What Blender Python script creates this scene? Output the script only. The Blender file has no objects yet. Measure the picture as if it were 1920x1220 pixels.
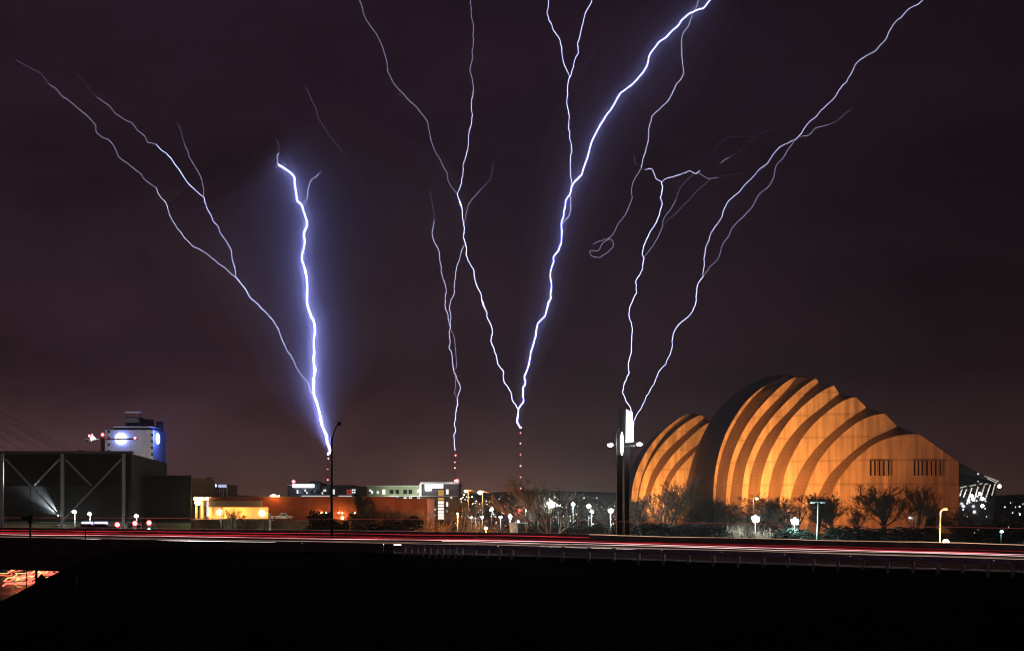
import bpy, bmesh, math, random
from mathutils import Vector, Matrix
from math import sin, cos, pi, radians, sqrt, exp

# ---------------------------------------------------------------- scene setup
scene = bpy.context.scene
col = scene.collection
F, HZ, EYE = 1920 * 40 / 36, 955.0, 3.4          # focal length in photo pixels, horizon row, eye height

def W(px, py, D):
    """World point seen at photo pixel (px, py) at D metres from the camera."""
    return Vector(((px - 960) / F * D, D, EYE + (HZ - py) / F * D))

cam_data = bpy.data.cameras.new('camera'); cam = bpy.data.objects.new('camera', cam_data); col.objects.link(cam)
cam.location = (0, 0, EYE); cam.rotation_euler = (radians(90), 0, 0)
cam_data.lens = 40; cam_data.sensor_width = 36; cam_data.shift_y = 345 / 1920
cam_data.clip_start = 0.5; cam_data.clip_end = 6000
scene.camera = cam

scene.render.engine = 'CYCLES'
cy = scene.cycles
cy.use_denoising = True
try: cy.denoiser = 'OPENIMAGEDENOISE'
except Exception: pass
cy.max_bounces = 4; cy.diffuse_bounces = 2; cy.glossy_bounces = 2; cy.transmission_bounces = 3
cy.volume_bounces = 0; cy.transparent_max_bounces = 6
cy.sample_clamp_direct = 0; cy.sample_clamp_indirect = 4
cy.use_light_tree = True
cy.filter_width = 1.15
cy.caustics_reflective = False; cy.caustics_refractive = False
vs = scene.view_settings
vs.view_transform = 'Standard'; vs.look = 'None'; vs.exposure = 0; vs.gamma = 1; vs.use_curve_mapping = False

# night sky: low storm cloud lit from below by the city (warm near the horizon, violet above)
world = bpy.data.worlds.new('World'); scene.world = world; world.use_nodes = True
nt = world.node_tree; nt.nodes.clear()
def wn(t, **kw):
    n = nt.nodes.new(t)
    for k, v in kw.items(): setattr(n, k, v)
    return n
tc = wn('ShaderNodeTexCoord'); sep = wn('ShaderNodeSeparateXYZ'); nt.links.new(tc.outputs['Generated'], sep.inputs[0])
ramp = wn('ShaderNodeValToRGB'); cr = ramp.color_ramp
cr.elements[0].position = 0.0; cr.elements[0].color = (0.108, 0.054, 0.043, 1)
cr.elements[1].position = 1.0; cr.elements[1].color = (0.006, 0.0030, 0.0070, 1)
for p_, c_ in ((0.045, (0.058, 0.028, 0.029, 1)), (0.12, (0.0235, 0.0108, 0.0160, 1)), (0.25, (0.0150, 0.0072, 0.0145, 1)), (0.5, (0.0125, 0.0056, 0.0135, 1))):
    e = cr.elements.new(p_); e.color = c_
nt.links.new(sep.outputs['Z'], ramp.inputs[0])
nz = wn('ShaderNodeTexNoise'); nz.inputs['Scale'].default_value = 4.2; nz.inputs['Detail'].default_value = 7; nz.inputs['Roughness'].default_value = 0.60
mp = wn('ShaderNodeMapping'); mp.inputs['Scale'].default_value = (1, 1, 2.2); mp.inputs['Location'].default_value = (0.35, 0, 0.2)
nt.links.new(tc.outputs['Generated'], mp.inputs[0]); nt.links.new(mp.outputs[0], nz.inputs['Vector'])
mr = wn('ShaderNodeMapRange'); mr.inputs['From Min'].default_value = 0.3; mr.inputs['From Max'].default_value = 0.72
mr.inputs['To Min'].default_value = 0.45; mr.inputs['To Max'].default_value = 1.55
nt.links.new(nz.outputs['Fac'], mr.inputs[0])
mx = wn('ShaderNodeMix', data_type='RGBA', blend_type='MULTIPLY'); mx.inputs[0].default_value = 1
# the city lies to the left, so the cloud is brighter on that side of the sky
az = wn('ShaderNodeMapRange'); az.inputs['From Min'].default_value = -0.6; az.inputs['From Max'].default_value = 0.6
az.inputs['To Min'].default_value = 1.38; az.inputs['To Max'].default_value = 0.30
nt.links.new(sep.outputs['X'], az.inputs[0])
am = wn('ShaderNodeMath', operation='MULTIPLY'); nt.links.new(az.outputs[0], am.inputs[0]); nt.links.new(mr.outputs[0], am.inputs[1])
nt.links.new(ramp.outputs[0], mx.inputs[6]); nt.links.new(am.outputs[0], mx.inputs[7])
# the faintest trace of daylight sky, sun far below the horizon
sky = wn('ShaderNodeTexSky', sky_type='NISHITA'); sky.sun_disc = False
sky.sun_elevation = radians(-6); sky.sun_rotation = radians(250)
ad = wn('ShaderNodeMix', data_type='RGBA', blend_type='ADD'); ad.inputs[0].default_value = 0.004
nt.links.new(mx.outputs[2], ad.inputs[6]); nt.links.new(sky.outputs[0], ad.inputs[7])
bg = wn('ShaderNodeBackground'); bg.inputs['Strength'].default_value = 1.0
nt.links.new(ad.outputs[2], bg.inputs[0])
out = wn('ShaderNodeOutputWorld'); nt.links.new(bg.outputs[0], out.inputs[0])

HAZE_DENSITY = 0.00016
BOLT_HOT, BOLT_WARM, BOLT_MID = 88.0, 22.0, 4.5
FLOOD = 1.0            # scale of the concert hall floodlights

# ---------------------------------------------------------------- helpers
R = random.Random(7)

def mat(name, color, rough=0.7, metal=0.0, vary=0.25, scale=0.6, bump=0.0, spec=None, lines=None, streak=0.0):
    """Principled with procedural grain; lines=(axis, per metre, depth) adds seams; streak = vertical weathering."""
    m = bpy.data.materials.new(name); m.use_nodes = True
    t = m.node_tree; b = t.nodes['Principled BSDF']
    b.inputs['Roughness'].default_value = rough; b.inputs['Metallic'].default_value = metal
    if spec is not None: b.inputs['Specular IOR Level'].default_value = spec
    co = t.nodes.new('ShaderNodeTexCoord')
    n = t.nodes.new('ShaderNodeTexNoise'); n.inputs['Scale'].default_value = scale; n.inputs['Detail'].default_value = 6
    t.links.new(co.outputs['Object'], n.inputs['Vector'])
    r = t.nodes.new('ShaderNodeMapRange')
    r.inputs['From Min'].default_value = 0.3; r.inputs['From Max'].default_value = 0.7
    r.inputs['To Min'].default_value = 1 - vary; r.inputs['To Max'].default_value = 1 + vary
    t.links.new(n.outputs['Fac'], r.inputs[0])
    fac = r.outputs[0]
    def mul(a, bsock):
        q = t.nodes.new('ShaderNodeMath'); q.operation = 'MULTIPLY'
        t.links.new(a, q.inputs[0]); t.links.new(bsock, q.inputs[1]); return q.outputs[0]
    if streak:
        mpn = t.nodes.new('ShaderNodeMapping'); mpn.inputs['Scale'].default_value = (0.55, 0.55, 0.035)
        t.links.new(co.outputs['Object'], mpn.inputs[0])
        n2 = t.nodes.new('ShaderNodeTexNoise'); n2.inputs['Scale'].default_value = 1.0; n2.inputs['Detail'].default_value = 5
        t.links.new(mpn.outputs[0], n2.inputs['Vector'])
        r2 = t.nodes.new('ShaderNodeMapRange'); r2.inputs['From Min'].default_value = 0.35; r2.inputs['From Max'].default_value = 0.65
        r2.inputs['To Min'].default_value = 1 - streak; r2.inputs['To Max'].default_value = 1 + streak
        t.links.new(n2.outputs['Fac'], r2.inputs[0]); fac = mul(fac, r2.outputs[0])
    if lines:
        s3 = t.nodes.new('ShaderNodeSeparateXYZ'); t.links.new(co.outputs['Object'], s3.inputs[0])
        for ax, per, dep in lines:
            f_ = t.nodes.new('ShaderNodeMath'); f_.operation = 'MULTIPLY'; f_.inputs[1].default_value = per
            t.links.new(s3.outputs[ax], f_.inputs[0])
            fr = t.nodes.new('ShaderNodeMath'); fr.operation = 'FRACT'; t.links.new(f_.outputs[0], fr.inputs[0])
            gt = t.nodes.new('ShaderNodeMath'); gt.operation = 'GREATER_THAN'; gt.inputs[1].default_value = 0.10
            t.links.new(fr.outputs[0], gt.inputs[0])
            rr = t.nodes.new('ShaderNodeMapRange'); rr.inputs['To Min'].default_value = 1 - dep; rr.inputs['To Max'].default_value = 1
            t.links.new(gt.outputs[0], rr.inputs[0]); fac = mul(fac, rr.outputs[0])
    c = t.nodes.new('ShaderNodeMix'); c.data_type = 'RGBA'; c.blend_type = 'MULTIPLY'; c.inputs[0].default_value = 1
    c.inputs[6].default_value = (*color, 1); t.links.new(fac, c.inputs[7])
    t.links.new(c.outputs[2], b.inputs['Base Color'])
    if bump:
        bn = t.nodes.new('ShaderNodeBump'); bn.inputs['Strength'].default_value = bump; bn.inputs['Distance'].default_value = 0.05
        n3 = t.nodes.new('ShaderNodeTexNoise'); n3.inputs['Scale'].default_value = scale * 8; n3.inputs['Detail'].default_value = 4
        t.links.new(co.outputs['Object'], n3.inputs['Vector'])
        t.links.new(n3.outputs['Fac'], bn.inputs['Height']); t.links.new(bn.outputs[0], b.inputs['Normal'])
    return m

def glow(name, color, strength, sample=False):
    """A lamp surface. sample: whether Cycles should aim rays at it (only for lights that matter)."""
    m = bpy.data.materials.new(name); m.use_nodes = True
    t = m.node_tree; t.nodes.clear()
    e = t.nodes.new('ShaderNodeEmission'); e.inputs[0].default_value = (*color, 1); e.inputs[1].default_value = strength
    o = t.nodes.new('ShaderNodeOutputMaterial'); t.links.new(e.outputs[0], o.inputs[0])
    m.cycles.emission_sampling = 'FRONT' if sample else 'NONE'
    return m

class MB:
    """Collects shapes in world coordinates; build() links them as ONE mesh object under a parent."""
    def __init__(s): s.v = []; s.f = []; s.smooth = []
    def add(s, vs_, fs_, smooth=False):
        o = len(s.v); s.v += [Vector(p) for p in vs_]
        s.f += [tuple(i + o for i in f) for f in fs_]; s.smooth += [smooth] * len(fs_)
        return s
    def box(s, a, b):
        x0, y0, z0 = (min(a[i], b[i]) for i in range(3)); x1, y1, z1 = (max(a[i], b[i]) for i in range(3))
        return s.add([(x0,y0,z0),(x1,y0,z0),(x1,y1,z0),(x0,y1,z0),(x0,y0,z1),(x1,y0,z1),(x1,y1,z1),(x0,y1,z1)],
                     [(0,3,2,1),(4,5,6,7),(0,1,5,4),(1,2,6,5),(2,3,7,6),(3,0,4,7)])
    def obox(s, c, ux, uy, uz):
        """box from centre and three half-extent vectors"""
        c, ux, uy, uz = map(Vector, (c, ux, uy, uz))
        return s.add([c-ux-uy-uz, c+ux-uy-uz, c+ux+uy-uz, c-ux+uy-uz, c-ux-uy+uz, c+ux-uy+uz, c+ux+uy+uz, c-ux+uy+uz],
                     [(0,3,2,1),(4,5,6,7),(0,1,5,4),(1,2,6,5),(2,3,7,6),(3,0,4,7)])
    def prism(s, poly, ext):
        """poly: list of points (one plane); ext: extrusion vector"""
        n = len(poly); P_ = [Vector(p) for p in poly]; e = Vector(ext)
        return s.add(P_ + [p + e for p in P_], [tuple(range(n)), tuple(range(2*n-1, n-1, -1))] +
                     [(i, i+n, (i+1) % n + n, (i+1) % n) for i in range(n)])
    def bar(s, a, b, w, h=None, up=(0, 0, 1)):
        a, b = Vector(a), Vector(b); d = (b - a).normalized(); h = h or w
        u = Vector(up)
        if abs(d.dot(u)) > 0.95: u = Vector((0, 1, 0))
        x = d.cross(u).normalized(); y = x.cross(d).normalized()
        return s.obox((a + b) / 2, x * w / 2, (b - a) / 2, y * h / 2)
    def tube(s, pts, rad, n=6, cap=True, smooth=True):
        pts = [Vector(p) for p in pts]
        if not hasattr(rad, '__len__'): rad = [rad] * len(pts)
        vs_, fs_ = [], []; ref = None
        for i, p in enumerate(pts):
            d = (pts[min(i+1, len(pts)-1)] - pts[max(i-1, 0)])
            if d.length < 1e-9: d = Vector((0, 0, 1))
            d.normalize()
            if ref is None:
                ref = d.orthogonal().normalized()
            x = (ref - d * ref.dot(d))
            if x.length < 1e-6: x = d.orthogonal()
            x.normalize(); ref = x; y = d.cross(x)
            for k in range(n):
                a = 2 * pi * k / n
                vs_.append(p + (x * cos(a) + y * sin(a)) * rad[i])
        for i in range(len(pts) - 1):
            for k in range(n):
                fs_.append((i*n+k, i*n+(k+1) % n, (i+1)*n+(k+1) % n, (i+1)*n+k))
        if cap:
            fs_.append(tuple(range(n-1, -1, -1))); fs_.append(tuple(range((len(pts)-1)*n, len(pts)*n)))
        return s.add(vs_, fs_, smooth)
    def ball(s, c, r, n=8, m=5, sc=(1, 1, 1)):
        c = Vector(c); vs_ = [c + Vector((0, 0, r*sc[2]))]; fs_ = []
        for j in range(1, m):
            t = pi * j / m
            for k in range(n):
                a = 2 * pi * k / n
                vs_.append(c + Vector((r*sc[0]*sin(t)*cos(a), r*sc[1]*sin(t)*sin(a), r*sc[2]*cos(t))))
        vs_.append(c - Vector((0, 0, r*sc[2])))
        for k in range(n): fs_.append((0, 1+k, 1+(k+1) % n))
        for j in range(m-2):
            for k in range(n):
                fs_.append((1+j*n+k, 1+(j+1)*n+k, 1+(j+1)*n+(k+1) % n, 1+j*n+(k+1) % n))
        l = len(vs_)-1; b = 1+(m-2)*n
        for k in range(n): fs_.append((l, b+(k+1) % n, b+k))
        return s.add(vs_, fs_, True)
    def disc(s, c, r, axis, thick, n=24, sx=1.0):
        c = Vector(c); ax = Vector(axis).normalized(); x = ax.orthogonal().normalized()
        if abs(ax.z) < 0.9: x = Vector((0, 0, 1)).cross(ax).normalized()
        y = ax.cross(x)
        return s.prism([c + x * r * sx * cos(2*pi*k/n) + y * r * sin(2*pi*k/n) for k in range(n)], ax * thick)
    def strip(s, A, B, smooth=True):
        n = len(A)
        return s.add(list(A) + list(B), [(i, i+1, n+i+1, n+i) for i in range(n-1)], smooth)
    def build(s, name, m, parent=None, label=None, kind=None):
        me = bpy.data.meshes.new(name)
        off = wloc(parent) if parent else Vector((0, 0, 0))
        me.from_pydata([v - off for v in s.v], [], s.f); me.validate()
        if len(me.polygons) == len(s.smooth): me.polygons.foreach_set('use_smooth', s.smooth)
        me.materials.append(m); me.update()
        o = bpy.data.objects.new(name, me); col.objects.link(o)
        if parent: o.parent = parent
        if label: o['label'] = label
        if kind: o['kind'] = kind
        return o

def wloc(o):
    p = Vector((0, 0, 0))
    while o: p = p + o.location; o = o.parent
    return p

def tag(o, label, cat, group=None):
    o['label'] = label; o['category'] = cat
    if group: o['group'] = group
    return o

def thing(name, label, cat, loc, group=None):
    o = bpy.data.objects.new(name, None); col.objects.link(o)
    o.location = loc; o.empty_display_size = 0.5
    return tag(o, label, cat, group)

def struct(o): o['kind'] = 'structure'; return o

def kids(o): return [c for c in col.objects if c.parent == o]

def lamp_light(parent, pos, color, power, radius=0.15, spot=None, aim=None, name='bulb_light', blend=0.6):
    l = bpy.data.lights.new(name, 'SPOT' if spot else 'POINT')
    l.color = color; l.energy = power; l.shadow_soft_size = radius
    o = bpy.data.objects.new(name, l); col.objects.link(o)
    o.location = Vector(pos) - (wloc(parent) if parent else Vector((0, 0, 0)))
    if parent: o.parent = parent
    if spot:
        l.spot_size = radians(spot); l.spot_blend = blend
        d = (Vector(aim) - Vector(pos)).normalized()
        o.rotation_euler = d.to_track_quat('-Z', 'Y').to_euler()
    return o

# ---------------------------------------------------------------- materials
GRASS = mat('dry_winter_grass', (0.030, 0.028, 0.016), 0.95, vary=0.5, scale=0.25, bump=0.6, spec=0.1)
ASPHALT = mat('damp_asphalt', (0.020, 0.020, 0.022), 0.8, vary=0.35, scale=0.8, bump=0.15, spec=0.2)
PAINT = mat('road_paint', (0.62, 0.60, 0.55), 0.6, vary=0.3, scale=2)
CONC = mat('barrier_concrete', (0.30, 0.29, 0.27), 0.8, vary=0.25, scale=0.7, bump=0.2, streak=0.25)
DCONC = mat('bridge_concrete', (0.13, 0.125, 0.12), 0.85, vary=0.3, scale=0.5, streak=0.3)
GALV = mat('galvanised_steel', (0.78, 0.82, 0.86), 0.5, 0.0, vary=0.2, scale=3)
DARKM = mat('dark_painted_metal', (0.012, 0.012, 0.013), 0.65, 0.0, vary=0.2, scale=2)
POLE = mat('grey_pole_metal', (0.11, 0.11, 0.11), 0.6, 0.0, vary=0.15, scale=2)
PRECAST = mat('precast_concrete', (0.46, 0.38, 0.28), 0.75, vary=0.12, scale=0.12, streak=0.30, lines=((2, 1/8.5, 0.22), (0, 1/9.0, 0.14)))
STEEL = mat('brushed_steel_cladding', (0.30, 0.21, 0.14), 0.45, 0.35, vary=0.10, scale=0.1, streak=0.12, lines=((2, 1/1.3, 0.28),))
GLASSD = mat('dark_window_glass', (0.012, 0.013, 0.016), 0.12, vary=0.1)
GREYCLAD = mat('grey_metal_cladding', (0.022, 0.025, 0.025), 0.7, 0.0, vary=0.2, scale=0.15, spec=0.12, streak=0.2, lines=((0, 1/1.2, 0.10), (2, 1/4.1, 0.12)))
TRUSS = mat('pale_truss_steel', (0.24, 0.22, 0.20), 0.6, 0.0, vary=0.12, scale=1)
YELWALL = mat('buff_base_wall', (0.32, 0.29, 0.16), 0.8, vary=0.2, scale=0.4)
PALEWALL = mat('pale_tower_wall', (0.50, 0.49, 0.46), 0.8, vary=0.08, scale=0.1, streak=0.10, lines=((2, 1/3.6, 0.06),))
DGREY = mat('dark_grey_wall', (0.060, 0.055, 0.055), 0.8, vary=0.2, scale=0.3)
NAVY = mat('dark_navy_wall', (0.030, 0.033, 0.050), 0.7, vary=0.2, scale=0.3, lines=((2, 1/3.2, 0.15),))
BRICK = mat('red_brown_brick', (0.27, 0.085, 0.045), 0.85, vary=0.22, scale=0.5, lines=((2, 1/0.6, 0.10),), streak=0.12)
PANELO = mat('sand_render', (0.55, 0.38, 0.20), 0.8, vary=0.10, scale=0.4)
FASCIA = mat('pale_green_fascia', (0.40, 0.43, 0.37), 0.6, vary=0.1, scale=0.5)
BEIGE = mat('pale_green_stucco', (0.34, 0.35, 0.26), 0.8, vary=0.10, scale=0.4)
HBROWN = mat('brown_brick_hotel', (0.14, 0.075, 0.055), 0.85, vary=0.2, scale=0.5, lines=((2, 1/0.6, 0.10),))
BLACKCLAD = mat('near_black_cladding', (0.017, 0.017, 0.016), 0.65, vary=0.15, scale=0.3, spec=0.2)
HPURP = mat('plum_panel', (0.085, 0.070, 0.085), 0.7, vary=0.15, scale=0.4, lines=((2, 1/3.2, 0.12),))
TRIM = mat('white_trim', (0.75, 0.75, 0.72), 0.6, vary=0.08)
BARK = mat('bare_bark', (0.105, 0.080, 0.062), 0.9, vary=0.35, scale=3)
TWIG = mat('bare_twigs', (0.085, 0.060, 0.045), 0.9, vary=0.35, scale=1.5)
PALETWIG = mat('pale_dry_twigs', (0.34, 0.30, 0.22), 0.9, vary=0.35, scale=1.5)
ORTWIG = mat('tawny_dry_twigs', (0.36, 0.20, 0.09), 0.9, vary=0.35, scale=1.5)
LEAF = mat('evergreen_leaves', (0.020, 0.026, 0.014), 0.8, vary=0.5, scale=1.2, spec=0.2)
HEDGE = mat('hedge_leaves', (0.024, 0.026, 0.018), 0.85, vary=0.5, scale=0.8, spec=0.2)
STONE = mat('pale_rubble_stone', (0.52, 0.50, 0.43), 0.85, vary=0.3, scale=2, bump=0.3)
CARW = mat('white_car_paint', (0.75, 0.76, 0.78), 0.25, vary=0.03)
CARO = mat('silver_truck_paint', (0.55, 0.53, 0.50), 0.28, 0.2, vary=0.03)
TYRE = mat('black_tyre', (0.02, 0.02, 0.02), 0.85)
WHITEL = mat('sign_cabinet_white', (0.7, 0.7, 0.72), 0.5)

COOL, DAY, SOD, BLUE = (0.80, 1.0, 0.95), (0.92, 0.97, 1.0), (1.0, 0.35, 0.075), (0.10, 0.18, 1.0)
G_COOL = glow('led_lens', (0.85, 1.0, 0.97), 40)
G_WHITE = glow('white_lens', (0.95, 0.98, 1.0), 30)
G_SOD = glow('sodium_lens', (1.0, 0.62, 0.28), 30)
G_RED = glow('red_beacon_lens', (1.0, 0.10, 0.12), 14)
G_REDW = glow('bright_red_lens', (1.0, 0.07, 0.07), 13)
G_MAST = glow('mast_beacon_lens', (1.0, 0.16, 0.18), 22)
G_GREEN = glow('green_signal_lens', (0.25, 1.0, 0.85), 18)
G_SIGN = glow('lit_sign_face', (0.86, 0.92, 1.0), 7)
G_WIN = glow('lit_window_pane', (1.0, 0.93, 0.78), 1.3)
G_WINC = glow('cool_lit_window_pane', (0.85, 0.95, 1.0), 1.0)
G_WINA = glow('amber_lit_window_pane', (1.0, 0.60, 0.16), 0.55)
G_WIND = glow('dim_lit_window_pane', (0.7, 0.8, 0.8), 0.25)
G_WINR = glow('red_lit_window_pane', (0.8, 0.07, 0.07), 0.5)
G_BLUE = glow('blue_neon', (0.10, 0.16, 1.0), 26, True)
G_DISC = glow('lit_clock_face', (0.75, 0.85, 1.0), 9)
G_STRIP = glow('lit_ledge_strip', (0.92, 0.95, 1.0), 0.9)

# ---------------------------------------------------------------- ground, highway, bridge
ROADX0, ROADX1 = -190.0, 150.0
def rail_D(X): return 84 - 0.5 * X                   # near edge of the highway in plan
def zr(X): return -0.0125 * max(0.0, X)              # the road dips slightly to the right
def rp(X, s, h):
    """Point on the highway: X along, s metres beyond the near guardrail, h above the road."""
    return Vector((X, rail_D(X) + s * 1.118, zr(X) + h))
ROADW = 37.0
def hnoise(x, y): return 0.5 + 0.25 * (sin(x*0.013 + 1.3) + sin(x*0.0071 + y*0.004)) 
def sstep(a, b, x):
    t = max(0.0, min(1.0, (x - a) / (b - a))); return t * t * (3 - 2 * t)
def trench(X, D):
    c = -62 - 0.25 * (D - 110)
    return -8 + 0.5 * max(0.0, abs(X - c) - 8)
def ground_z(X, D):
    s = (D - rail_D(X)) * 0.894
    if s < -0.6: z = max(zr(X) - 0.12 + 0.36 * (s + 0.6), -7.5)
    elif s <= ROADW + 1: z = zr(X) - 0.12
    else: z = max(zr(X) - 0.12 - 0.4 * (s - ROADW - 1), -5)
    if D < 60: z = max(z, 1.6 - 0.2 * max(0.0, D - 5)) if D < 45 else z
    if D > 500: z += (22 + 16 * hnoise(X, D)) * sstep(550, 1750, D)
    if D < 300: z = min(z, trench(X, D))
    z += 0.06 * (sin(X * 0.9 + D * 0.31) + sin(X * 0.37 - D * 0.73)) * (0.0 if -1.5 < s < ROADW + 2 else 1.0)
    return z
ys = [-40 + 2.5 * i for i in range(0, 130)]; 
while ys[-1] < 2110: ys.append(ys[-1] * 1.045)
xs = [2.5 * i for i in range(-60, 61)]
while xs[-1] < 970: xs.append(xs[-1] * 1.09); xs.insert(0, -xs[-1])
g = MB(); nx = len(xs)
g.add([(x, y, ground_z(x, y)) for y in ys for x in xs],
      [(j*nx+i, j*nx+i+1, (j+1)*nx+i+1, (j+1)*nx+i) for j in range(len(ys)-1) for i in range(nx-1)], True)
struct(g.build('ground', GRASS))

def road_strip(s0, s1, h0, h1, x0=ROADX0, x1=ROADX1, n=60):
    m = MB(); A = [rp(x0 + (x1-x0)*i/n, s0, h0) for i in range(n+1)]; B = [rp(x0 + (x1-x0)*i/n, s1, h1) for i in range(n+1)]
    return m.strip(A, B, False)
struct(road_strip(-0.3, ROADW + 0.4, 0, 0).build('highway', ASPHALT))
mk = MB()
for s in (2.0, 16.2, 20.6, 34.8): 
    mk.v += []; q = road_strip(s, s + 0.15, 0.004, 0.004); mk.add(q.v, q.f)
for s in (5.7, 9.3, 12.9, 24.2, 27.8, 31.4):
    x = ROADX0
    while x < ROADX1 - 3:
        q = road_strip(s, s + 0.13, 0.004, 0.004, x, x + 2.7, 1); mk.add(q.v, q.f); x += 10.8
struct(mk.build('lane_markings', PAINT))
# lower freeway in the cutting under the bridge
lf = MB(); pts = [(-62 - 0.25*(D-110), D) for D in range(40, 290, 10)]
lf.strip([Vector((x-7.5, d, -7.93)) for x, d in pts], [Vector((x+7.9, d, -7.93)) for x, d in pts], False)
struct(lf.build('lower_freeway', mat('warm_worn_asphalt', (0.10, 0.085, 0.065), 0.45, vary=0.3, scale=0.5)))
lm = MB()
for off in (-7.0, 7.3):
    lm.strip([Vector((x+off-0.08, d, -7.925)) for x, d in pts], [Vector((x+off+0.08, d, -7.925)) for x, d in pts], False)
struct(lm.build('lower_lane_markings', PAINT))

# bridge carrying the highway over the cutting
br = thing('overpass', 'dark concrete overpass carrying the highway over the red lit lower freeway', 'bridge', rp(-62, 0, -2.4))
def along(x0, x1, prof, n=40):
    """sweep a closed (s,h) profile along the road"""
    m = MB(); k = len(prof); V_ = []
    for i in range(n+1):
        X = x0 + (x1-x0)*i/n
        V_ += [rp(X, s, h) for s, h in prof]
    F_ = [(i*k+j, (i+1)*k+j, (i+1)*k+(j+1) % k, i*k+(j+1) % k) for i in range(n) for j in range(k)]
    F_ += [tuple(range(k)), tuple(range((n+1)*k-1, n*k-1, -1))]
    return m.add(V_, F_)
along(-96, -33, [(-0.5,-0.13),(-0.5,-0.75),(ROADW+0.6,-0.75),(ROADW+0.6,-0.13)]).build('deck', DCONC, br)
for s in (0.2, 9.0, 18.0, 27.5, 36.5):
    along(-95, -34, [(s,-0.76),(s,-2.3),(s+0.7,-2.3),(s+0.7,-0.76)]).build('girder', DCONC, br)
for X in (-88, -41.5):
    m = MB(); a = rp(X, 1, -2.31); b = rp(X + 9, ROADW - 1, -2.31)
    m.bar(a - Vector((0,0,1.6)), b - Vector((0,0,1.6)), 0.9, 3.2); m.build('abutment', DCONC, br)

# near edge: concrete parapet on the bridge, then a steel guardrail
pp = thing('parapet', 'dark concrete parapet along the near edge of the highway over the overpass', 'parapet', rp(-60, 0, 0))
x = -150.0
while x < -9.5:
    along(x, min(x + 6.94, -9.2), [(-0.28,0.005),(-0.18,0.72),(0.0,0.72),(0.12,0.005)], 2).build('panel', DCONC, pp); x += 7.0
gr = thing('guardrail', 'steel guardrail on thin posts along the near highway edge, above the black bank', 'guardrail', rp(10, 0, 0))
def px_X(px): 
    k = (px - 960) / F; return k * 84 / (1 + 0.5 * k)
posts = [759, 771, 783, 795, 807, 819, 831, 843, 855, 867, 891, 915, 938, 961, 1009, 1055] + [1104 + 46.6*i for i in range(24)]
for px in posts:
    X = px_X(px); c = rp(X, -0.20, 0.0)
    m = MB(); m.obox(c + Vector((0,0,0.20)), Vector((0.894,-0.447,0))*0.085, Vector((0.447,0.894,0))*0.13, Vector((0,0,0.56)))
    m.build('post', GALV, gr)
wb = [(-0.02,0.46),(0.06,0.49),(0.06,0.56),(-0.02,0.60),(0.06,0.64),(0.06,0.71),(-0.02,0.74),(-0.02,0.72),(0.03,0.70),(0.03,0.655),(-0.045,0.61),(-0.045,0.59),(0.03,0.545),(0.03,0.50),(-0.02,0.48)]
X = px_X(940)
seg = 0
x0 = px_X(752)
while x0 < 95:
    along(x0, x0 + 3.78, wb, 1).build('rail_beam', GALV, gr); x0 += 3.8
# far edge barrier and the median barrier
fb = thing('far_barrier', 'low concrete barrier along the far side of the highway, reddened by passing tail lights', 'barrier', rp(0, ROADW, 0))
x = ROADX0
while x < ROADX1 - 6:
    along(x, x + 5.97, [(ROADW-0.2,0.005),(ROADW-0.06,0.85),(ROADW+0.1,0.85),(ROADW+0.25,0.005)], 1).build('segment', CONC, fb); x += 6
mb_ = thing('median_barrier', 'low concrete barrier dividing the two carriageways of the highway', 'barrier', rp(0, 18.4, 0))
x = ROADX0
while x < ROADX1 - 6:
    along(x, x + 5.97, [(18.1,0.005),(18.28,0.5),(18.42,0.5),(18.6,0.005)], 1).build('segment', CONC, mb_); x += 6
# dark pipe railing with a sign post on the bridge parapet
rl = thing('pipe_railing', 'dark pipe railing above the parapet at the dim end of the overpass', 'railing', rp(-46, -0.1, 0.72))
MB().tube([rp(-60, -0.1, 1.55), rp(-38.6, -0.1, 1.55)], 0.06).build('top_rail', DARKM, rl)
for X in (-59.5, -53.9, -38.7):
    MB().tube([rp(X, -0.1, 0.71), rp(X, -0.1, 1.52)], 0.05).build('rail_post', DARKM, rl)
sp = thing('sign_post', 'short dark post with a small sign seen edge on, standing up from the railing', 'sign', rp(-44.9, -0.35, 0))
MB().tube([rp(-44.9, -0.35, -0.4), rp(-44.9, -0.35, 2.25)], 0.10).build('post', DARKM, sp)
MB().obox(rp(-44.9, -0.35, 2.55), (0.22,0.06,0), (-0.03,0.11,0), (0,0,0.36)).build('sign_plate', DARKM, sp)
MB().obox(rp(-44.9, -0.30, 2.62) + Vector((-0.55,0,0)), (0.30,0.03,0), (-0.01,0.05,0), (0,0,0.13)).build('arrow_plate', DARKM, sp)

# light streaks left by the traffic
def trail_mat(colr, strength, sample, seed):
    m = glow('trail_glow', colr, strength, sample); t = m.node_tree
    e = [n for n in t.nodes if n.type == 'EMISSION'][0]
    co = t.nodes.new('ShaderNodeTexCoord'); mp_ = t.nodes.new('ShaderNodeMapping'); mp_.inputs['Scale'].default_value = (0.09, 0.09, 0.0); mp_.inputs['Location'].default_value = (seed*3.7, seed, 0)
    n = t.nodes.new('ShaderNodeTexNoise'); n.inputs['Scale'].default_value = 1; n.inputs['Detail'].default_value = 5; n.inputs['Roughness'].default_value = 0.65
    r = t.nodes.new('ShaderNodeMapRange'); r.inputs['From Min'].default_value = 0.35; r.inputs['From Max'].default_value = 0.68; r.inputs['To Min'].default_value = 0.25*strength; r.inputs['To Max'].default_value = 1.5*strength
    t.links.new(co.outputs['Object'], mp_.inputs[0]); t.links.new(mp_.outputs[0], n.inputs['Vector']); t.links.new(n.outputs['Fac'], r.inputs[0]); t.links.new(r.outputs[0], e.inputs[1])
    return m
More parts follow.
